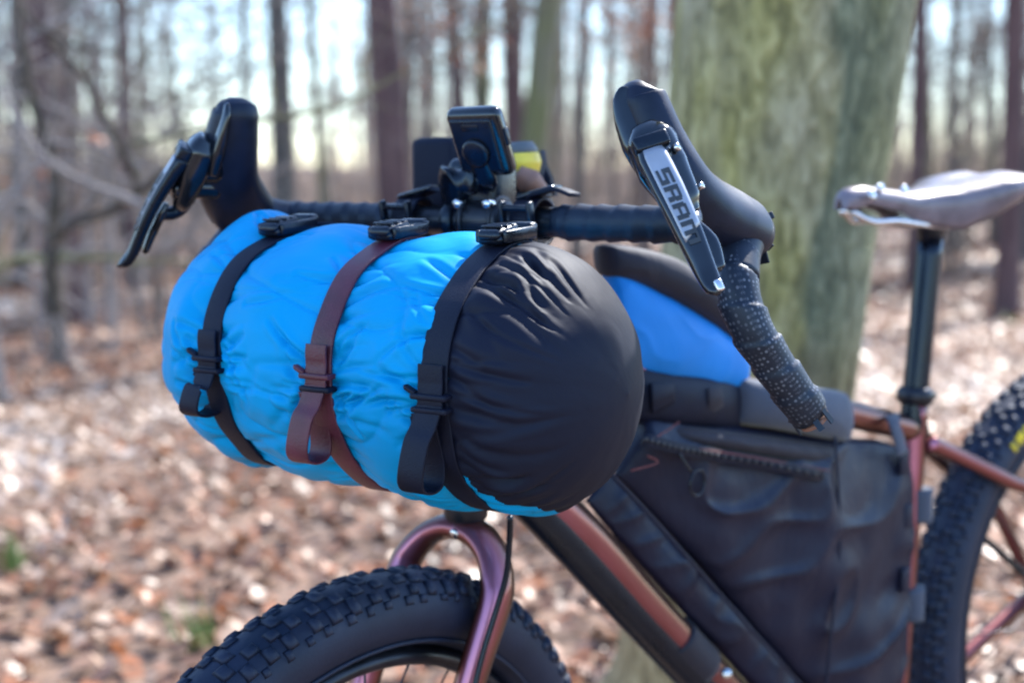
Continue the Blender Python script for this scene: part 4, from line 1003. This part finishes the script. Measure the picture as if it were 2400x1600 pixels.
# backing sheet of the harness, between bag and bar
for a0, a1 in ((-.19, -.15),):
    ribbon('harness_sheet', [bag_pt(-.125, p, .006) for p in (2.9, 2.6, 2.3, 2.05, 1.9)], np.array(U), .060, .003, M['cap'], hbag)
ribbon('harness_wing', [AX(-.15) - FW * .10 + Z * .10, AX(-.16) - FW * .075 + Z * .055, AX(-.17) - FW * .07 + Z * .0], np.array(U), .09, .004, M['charcoal'], hbag)
# straps that hang the bag from the bar, each with a ladder buckle in front
for a0, sgn in ((-.082, 1), (.050, -1)):
    c = B0 + U * a0; b = ribbon('bar_strap', [c + Vector(FW) * (math.cos(t) * .0205) + Z * (math.sin(t) * .0205) for t in np.linspace(-2.6, 3.2, 26)], np.array(U), .024, .0025, M['web'], hbag, curve=False)
    up_ = (Z * .93 + FW * .2).normalized(); nrm = U.cross(up_).normalized()
    if nrm.dot(FW) < 0: nrm = -nrm
    q = c + FW * .026 - Z * .002; prts = []
    for k in (-.017, .0, .015): prts.append(boxvf(q + up_ * k, (U, up_, nrm), (.030, .0055, .006), .0018, 2))
    for s in (-1, 1): prts.append(boxvf(q + U * (.0145 * s), (U, up_, nrm), (.0045, .042, .009), .0018, 2))
    vs, fs = merge(prts); mesh('ladder_buckle', vs, fs, M['plastic'], b)
    ribbon('strap_end', [q + Z * -.005 + FW * .002, q - Z * .025 + FW * .001, q - Z * .048 + FW * .006, q - Z * .062 + FW * .02], np.array(U), .020, .002, M['web'], b)
    ribbon('strap_end', [c + Z * .022, c + Z * .026 - FW * .006 * sgn + U * .012, c + Z * .029 + U * .026, c + Z * .024 + U * .043], np.array(FW), .018, .003, M['web'], b)
    prts = [boxvf(c + Z * .026 + U * .006, (U + Z * .25, FW, Z), (.040, .020, .005), .002, 2)]; vs, fs = merge(prts); mesh('cam_lever', vs, fs, M['gloss'], b)
settle(hbag, AX(0))

# bicycle computer
def computer():
    t = wthing('bike_computer', 'black bike computer on its out-front mount tilted up above the stem', 'bike computer')
    c = P(1106, 324, 1.262); lu = (Z * .82 + FW * .42).normalized(); nb = U.cross(lu).normalized()
    if nb.dot(FW) < 0: nb = -nb
    box('case', c, (U, lu, nb), (.055, .064, .017), M['gloss'], t, .0075, 4)
    box('back_plate', c + nb * .009, (U, lu, nb), (.043, .050, .005), M['plastic'], t, .0022, 3)
    box('label_plate', c + nb * .0118 + lu * .018, (U, lu, nb), (.017, .006, .0012), M['alu'], t, .0004, 1)
    m = cyl('mount_disc', c + nb * .010 - lu * .006, c + nb * .016 - lu * .006, .0135, M['plastic'], t)
    tube('mount_arm', [c + nb * .010 - lu * .014 - U * .001, c + nb * .008 - lu * .036 - U * .004, B0 + U * -.020 + FW * .022 + Z * .040, B0 - U * .032 + Z * .006], [.010, .013, .016, .013], M['plastic'], t, 6, 16, ref=np.array(U), ry=[.005, .0055, .006, .008])
    cyl('mount_clamp', B0 - U * .043, B0 - U * .029, .0195, M['plastic'], t)
    vs, fs = boxvf(P(1108, 425, 1.315), (U, FW, Z), (.058, .040, .050), .010, 4); mesh('light_body', vs, fs, M['plastic'], t)
    box('side_button', c + U * .0278 + lu * .004, (U, lu, nb), (.003, .016, .006), M['plastic'], t, .001)
    settle(t, c)
computer()

def pouch():
    t = wthing('stem_pouch', 'open black fabric feed pouch standing behind the stem', 'pouch')
    c = P(1108, 452, 1.43); k = 22; vs = []; fs = []; hs = np.linspace(-.06, .045, 16)
    for i, h in enumerate(hs):
        for j in range(k):
            a = 2 * math.pi * j / k; rx = .064 + .004 * mn.noise(Vector((math.cos(a) * 2, math.sin(a) * 2, h * 30))); ry = .040
            cx, sy = math.cos(a), math.sin(a); cx = math.copysign(abs(cx) ** .6, cx); sy = math.copysign(abs(sy) ** .6, sy)
            top = .012 * mn.noise(Vector((math.cos(a) * 1.5, math.sin(a) * 1.5, 3))) * (i / 15) ** 3
            vs.append(c + Vector((1, -.25, 0)).normalized() * (rx * cx) + Vector((.25, 1, 0)).normalized() * (ry * sy) + Z * (h + top))
    fs = [(i * k + j, i * k + (j + 1) % k, (i + 1) * k + (j + 1) % k, (i + 1) * k + j) for i in range(15) for j in range(k)] + [tuple(range(k))]
    o = mesh('pouch_wall', vs, fs, M['cap'], t); m = o.modifiers.new('thick', 'SOLIDIFY'); m.thickness = .003
    f0 = [P(1228, 445, 1.41), P(1236, 372, 1.42), P(1246, 369, 1.42), P(1262, 405, 1.41), P(1275, 450, 1.40)]
    vs = f0 + [q + Vector((.004, .03, 0)) for q in f0]; fs = [(0, 1, 2, 3, 4), (5, 6, 7, 8, 9)] + [(i, (i + 1) % 5, (i + 1) % 5 + 5, i + 5) for i in range(5)]
    mesh('pouch_flap', vs, fs, M['cap'], t, smooth=False)
    vs, fs = boxvf(P(1012, 402, 1.40), (U, FW, Z), (.05, .035, .072), .008, 3); mesh('pouch_side', vs, fs, M['cap'], t)
    ribbon('pouch_cord', [P(1200, 420, 1.37), P(1212, 440, 1.365), P(1222, 462, 1.36)], np.array(U), .007, .002, M['velcro'], t)
    settle(t, c)
    t = wthing('snack_tube', 'small yellow tube with a grey cap poking out of the feed pouch', 'tube')
    a = P(1202, 398, 1.385); b_ = P(1199, 352, 1.385); ax_ = (b_ - a).normalized()
    tube('wrapper', [a, a.lerp(b_, .5), b_], [.0155, .0185, .0165], M['yellow'], t, 4, 18)
    tube('cap', [b_, b_ + ax_ * .004, b_ + ax_ * .011], [.0155, .0155, .011], M['tube_cap'], t, 3, 18)
    tube('red_band', [a - ax_ * .003, a, a + ax_ * .003], [.0135, .0150, .0155], M['redmark'], t, 3, 18)
    settle(t, a)
    t2 = wthing('cork_stopper', 'round brown stopper just below the yellow tube behind the bar', 'stopper')
    q = P(1216, 418, 1.37); tube('ball', [q - Vector((.012, .003, -.009)), q, q + Vector((.012, .003, -.009))], [.008, .0135, .008], M['cork'], t2, 6, 16); settle(t2, q)
pouch()

# bags in the frame
def panel(name, top, bot, thick, mat, parent, ns=70, nr=60, off=0., amp=.004, sc_=9., pw=.33, seed=0, thb=None):
    tp = crom([tuple(Fp(*v, off)) for v in top], 14); bt = crom([tuple(Fp(*v, off)) for v in bot], 14)
    f = lambda c, s: np.array([np.interp(s, np.linspace(0, 1, len(c)), c[:, k]) for k in range(3)])
    vs = []; Nn = np.array(N)
    for side in (1, -1):
        for i in range(ns + 1):
            A, B = f(tp, i / ns), f(bt, i / ns)
            for j in range(nr + 1):
                s, r = i / ns, j / nr; p = A * (1 - r) + B * r; e = (max(0, math.sin(math.pi * s)) * max(0, math.sin(math.pi * r))) ** pw
                q = Vector(tuple(p * sc_)) + Vector((seed, 0, 0)); w_ = amp * (mn.noise(q) + .6 * (ridged(Vector((q.x * 1.1 + q.z * .9, q.y, q.z * 1.7 - q.x * .8))) ** 3 - .4) + .3 * mn.noise(q * 3))
                vs.append(p + Nn * side * (thick * e + w_ * min(1, e * 1.2)))
    m = (ns + 1) * (nr + 1); fs = []
    for sd in (0, 1):
        for i in range(ns):
            for j in range(nr): a = sd * m + i * (nr + 1) + j; fs.append((a, a + 1, a + nr + 2, a + nr + 1))
    bm = bmesh.new(); vv = [bm.verts.new(tuple(v)) for v in vs]
    for q in fs: bm.faces.new([vv[k] for k in q])
    bmesh.ops.remove_doubles(bm, verts=bm.verts, dist=.0003); bmesh.ops.recalc_face_normals(bm, faces=bm.faces)
    me = bpy.data.meshes.new(name); bm.to_mesh(me); bm.free(); me.materials.append(M[mat]); me.polygons.foreach_set('use_smooth', [True] * len(me.polygons))
    return link(bpy.data.objects.new(name, me), parent)

fb = wthing('frame_bag', 'worn black zipped frame bag filling the main triangle of the bicycle', 'bike bag')
fbo = panel('bag_body', [(1448, 1000), (1476, 946), (1600, 962), (1760, 982), (1915, 1002), (2035, 1014), (2092, 1062)],
      [(1412, 1090), (1500, 1185), (1620, 1320), (1760, 1480), (1880, 1610), (1980, 1710), (2055, 1700)], .036, 'fbag', fb, 130, 120, 0., .013, 7.5, .30, 3)
panel('lower_panel', [(1392, 1080), (1500, 1190), (1640, 1345), (1780, 1500), (1900, 1640)], [(1345, 1150), (1450, 1275), (1600, 1440), (1740, 1590), (1850, 1720)], .020, 'fbag', fb, 90, 24, 0., .008, 13, .35, 8)
panel('top_edge', [(1495, 966), (1620, 978), (1780, 998), (1908, 1018)], [(1505, 1014), (1620, 1030), (1780, 1056), (1908, 1078)], .0405, 'charcoal', fb, 40, 12, 0., .002, 20, .22, 2)
zp = [Fp(x, y, .041) for x, y in ((1478, 1008), (1560, 1030), (1650, 1046), (1760, 1064), (1885, 1092))]
z_ = ribbon('zipper', [q + N * .0015 * math.sin(i * 2.) for i, q in enumerate(zp)], np.array(Z), .013, .0035, M['web'], fb)
for k in range(26):
    s = k / 25 * 4; i = min(3, int(s)); q = zp[i].lerp(zp[i + 1], s - i); box('zipper_tooth', q + N * .0032, (G, Z, N), (.006, .0040, .002), M['alu'], z_, .0006, 1)
torus('zip_pull', Fp(1602, 1108, .042), N + G * .2, .0135, .0014, M['plastic'], fb, 28, 8)
tube('zip_cord', [Fp(1560, 1040, .046), Fp(1575, 1065, .048), Fp(1590, 1085, .046)], .0012, M['plastic'], fb)
tube('seam', [Fp(1918, 1004, .035), Fp(1926, 1130, .0395), Fp(1928, 1280, .0395), Fp(1912, 1430, .0385), Fp(1895, 1600, .034)], .0020, M['fbag'], fb, 8, 10)
tube('seam', [Fp(1400, 1084, .026), Fp(1500, 1190, .031), Fp(1640, 1348, .032), Fp(1780, 1505, .031), Fp(1880, 1615, .026)], .0020, M['fbag'], fb, 8, 10)
stitch = simple('maroon_stitching', (.13, .028, .03), .6)
M['stitch'] = stitch
for pts in ([(1488, 1046), (1510, 1062), (1450, 1080)], [(1560, 968), (1530, 990), (1490, 1012)], [(1500, 1016), (1620, 1032), (1780, 1058), (1905, 1080)]):
    tube('stitching', [Fp(x, y, .0425) for x, y in pts], .0009, M['stitch'], fb, 6, 6)
panel('velcro_flap', [(1664, 858), (1760, 874), (1840, 885), (1924, 896)], [(1664, 968), (1760, 982), (1840, 998), (1926, 1014)], .047, 'velcro', fb, 40, 30, 0., .0015, 16, .22, 5)
ribbon('rear_strap', [Fp(2072, 1042, .034), Fp(2062, 1000, .032), Fp(2052, 968, .026), Fp(2048, 955, .012), Fp(2050, 952, -.01)], np.array(G), .017, .003, M['velcro'], fb)
for v in ((2075, 1060), (2085, 1185), (2079, 1330)):
    box('strap_patch', Fp(*v, .024), (G, Z, N), (.016, .03, .006), M['fbag'], fb, .002)
settle(fb, Fp(1760, 1300))

tb = wthing('top_tube_bag', 'blue and charcoal top tube bag sitting behind the handlebar', 'bike bag')
panel('side_panel', [(1395, 618), (1470, 655), (1590, 722), (1706, 802)], [(1400, 850), (1500, 868), (1600, 884), (1697, 897)], .032, 'tbag', tb, 50, 40, 0., .003, 12, .22, 1)
panel('lid', [(1380, 560), (1460, 568), (1540, 598), (1622, 668), (1708, 788)], [(1385, 632), (1465, 660), (1560, 712), (1640, 764), (1700, 812)], .035, 'charcoal', tb, 50, 20, 0., .003, 14, .25, 4)
ribbon('base_strap', [Fp(1520, 880, .03), Fp(1522, 905, .032), Fp(1524, 935, .028)], np.array(G), .03, .003, M['web'], tb)
ribbon('base_strap', [Fp(1640, 892, .03), Fp(1642, 915, .032), Fp(1644, 940, .028)], np.array(G), .02, .003, M['charcoal'], tb)
panel('base_pad', [(1400, 815), (1500, 834), (1600, 852), (1694, 868)], [(1405, 965), (1500, 975), (1600, 985), (1688, 992)], .0305, 'web', tb, 30, 12, 0., .002, 14, .25, 4)
settle(tb, Fp(1580, 890))
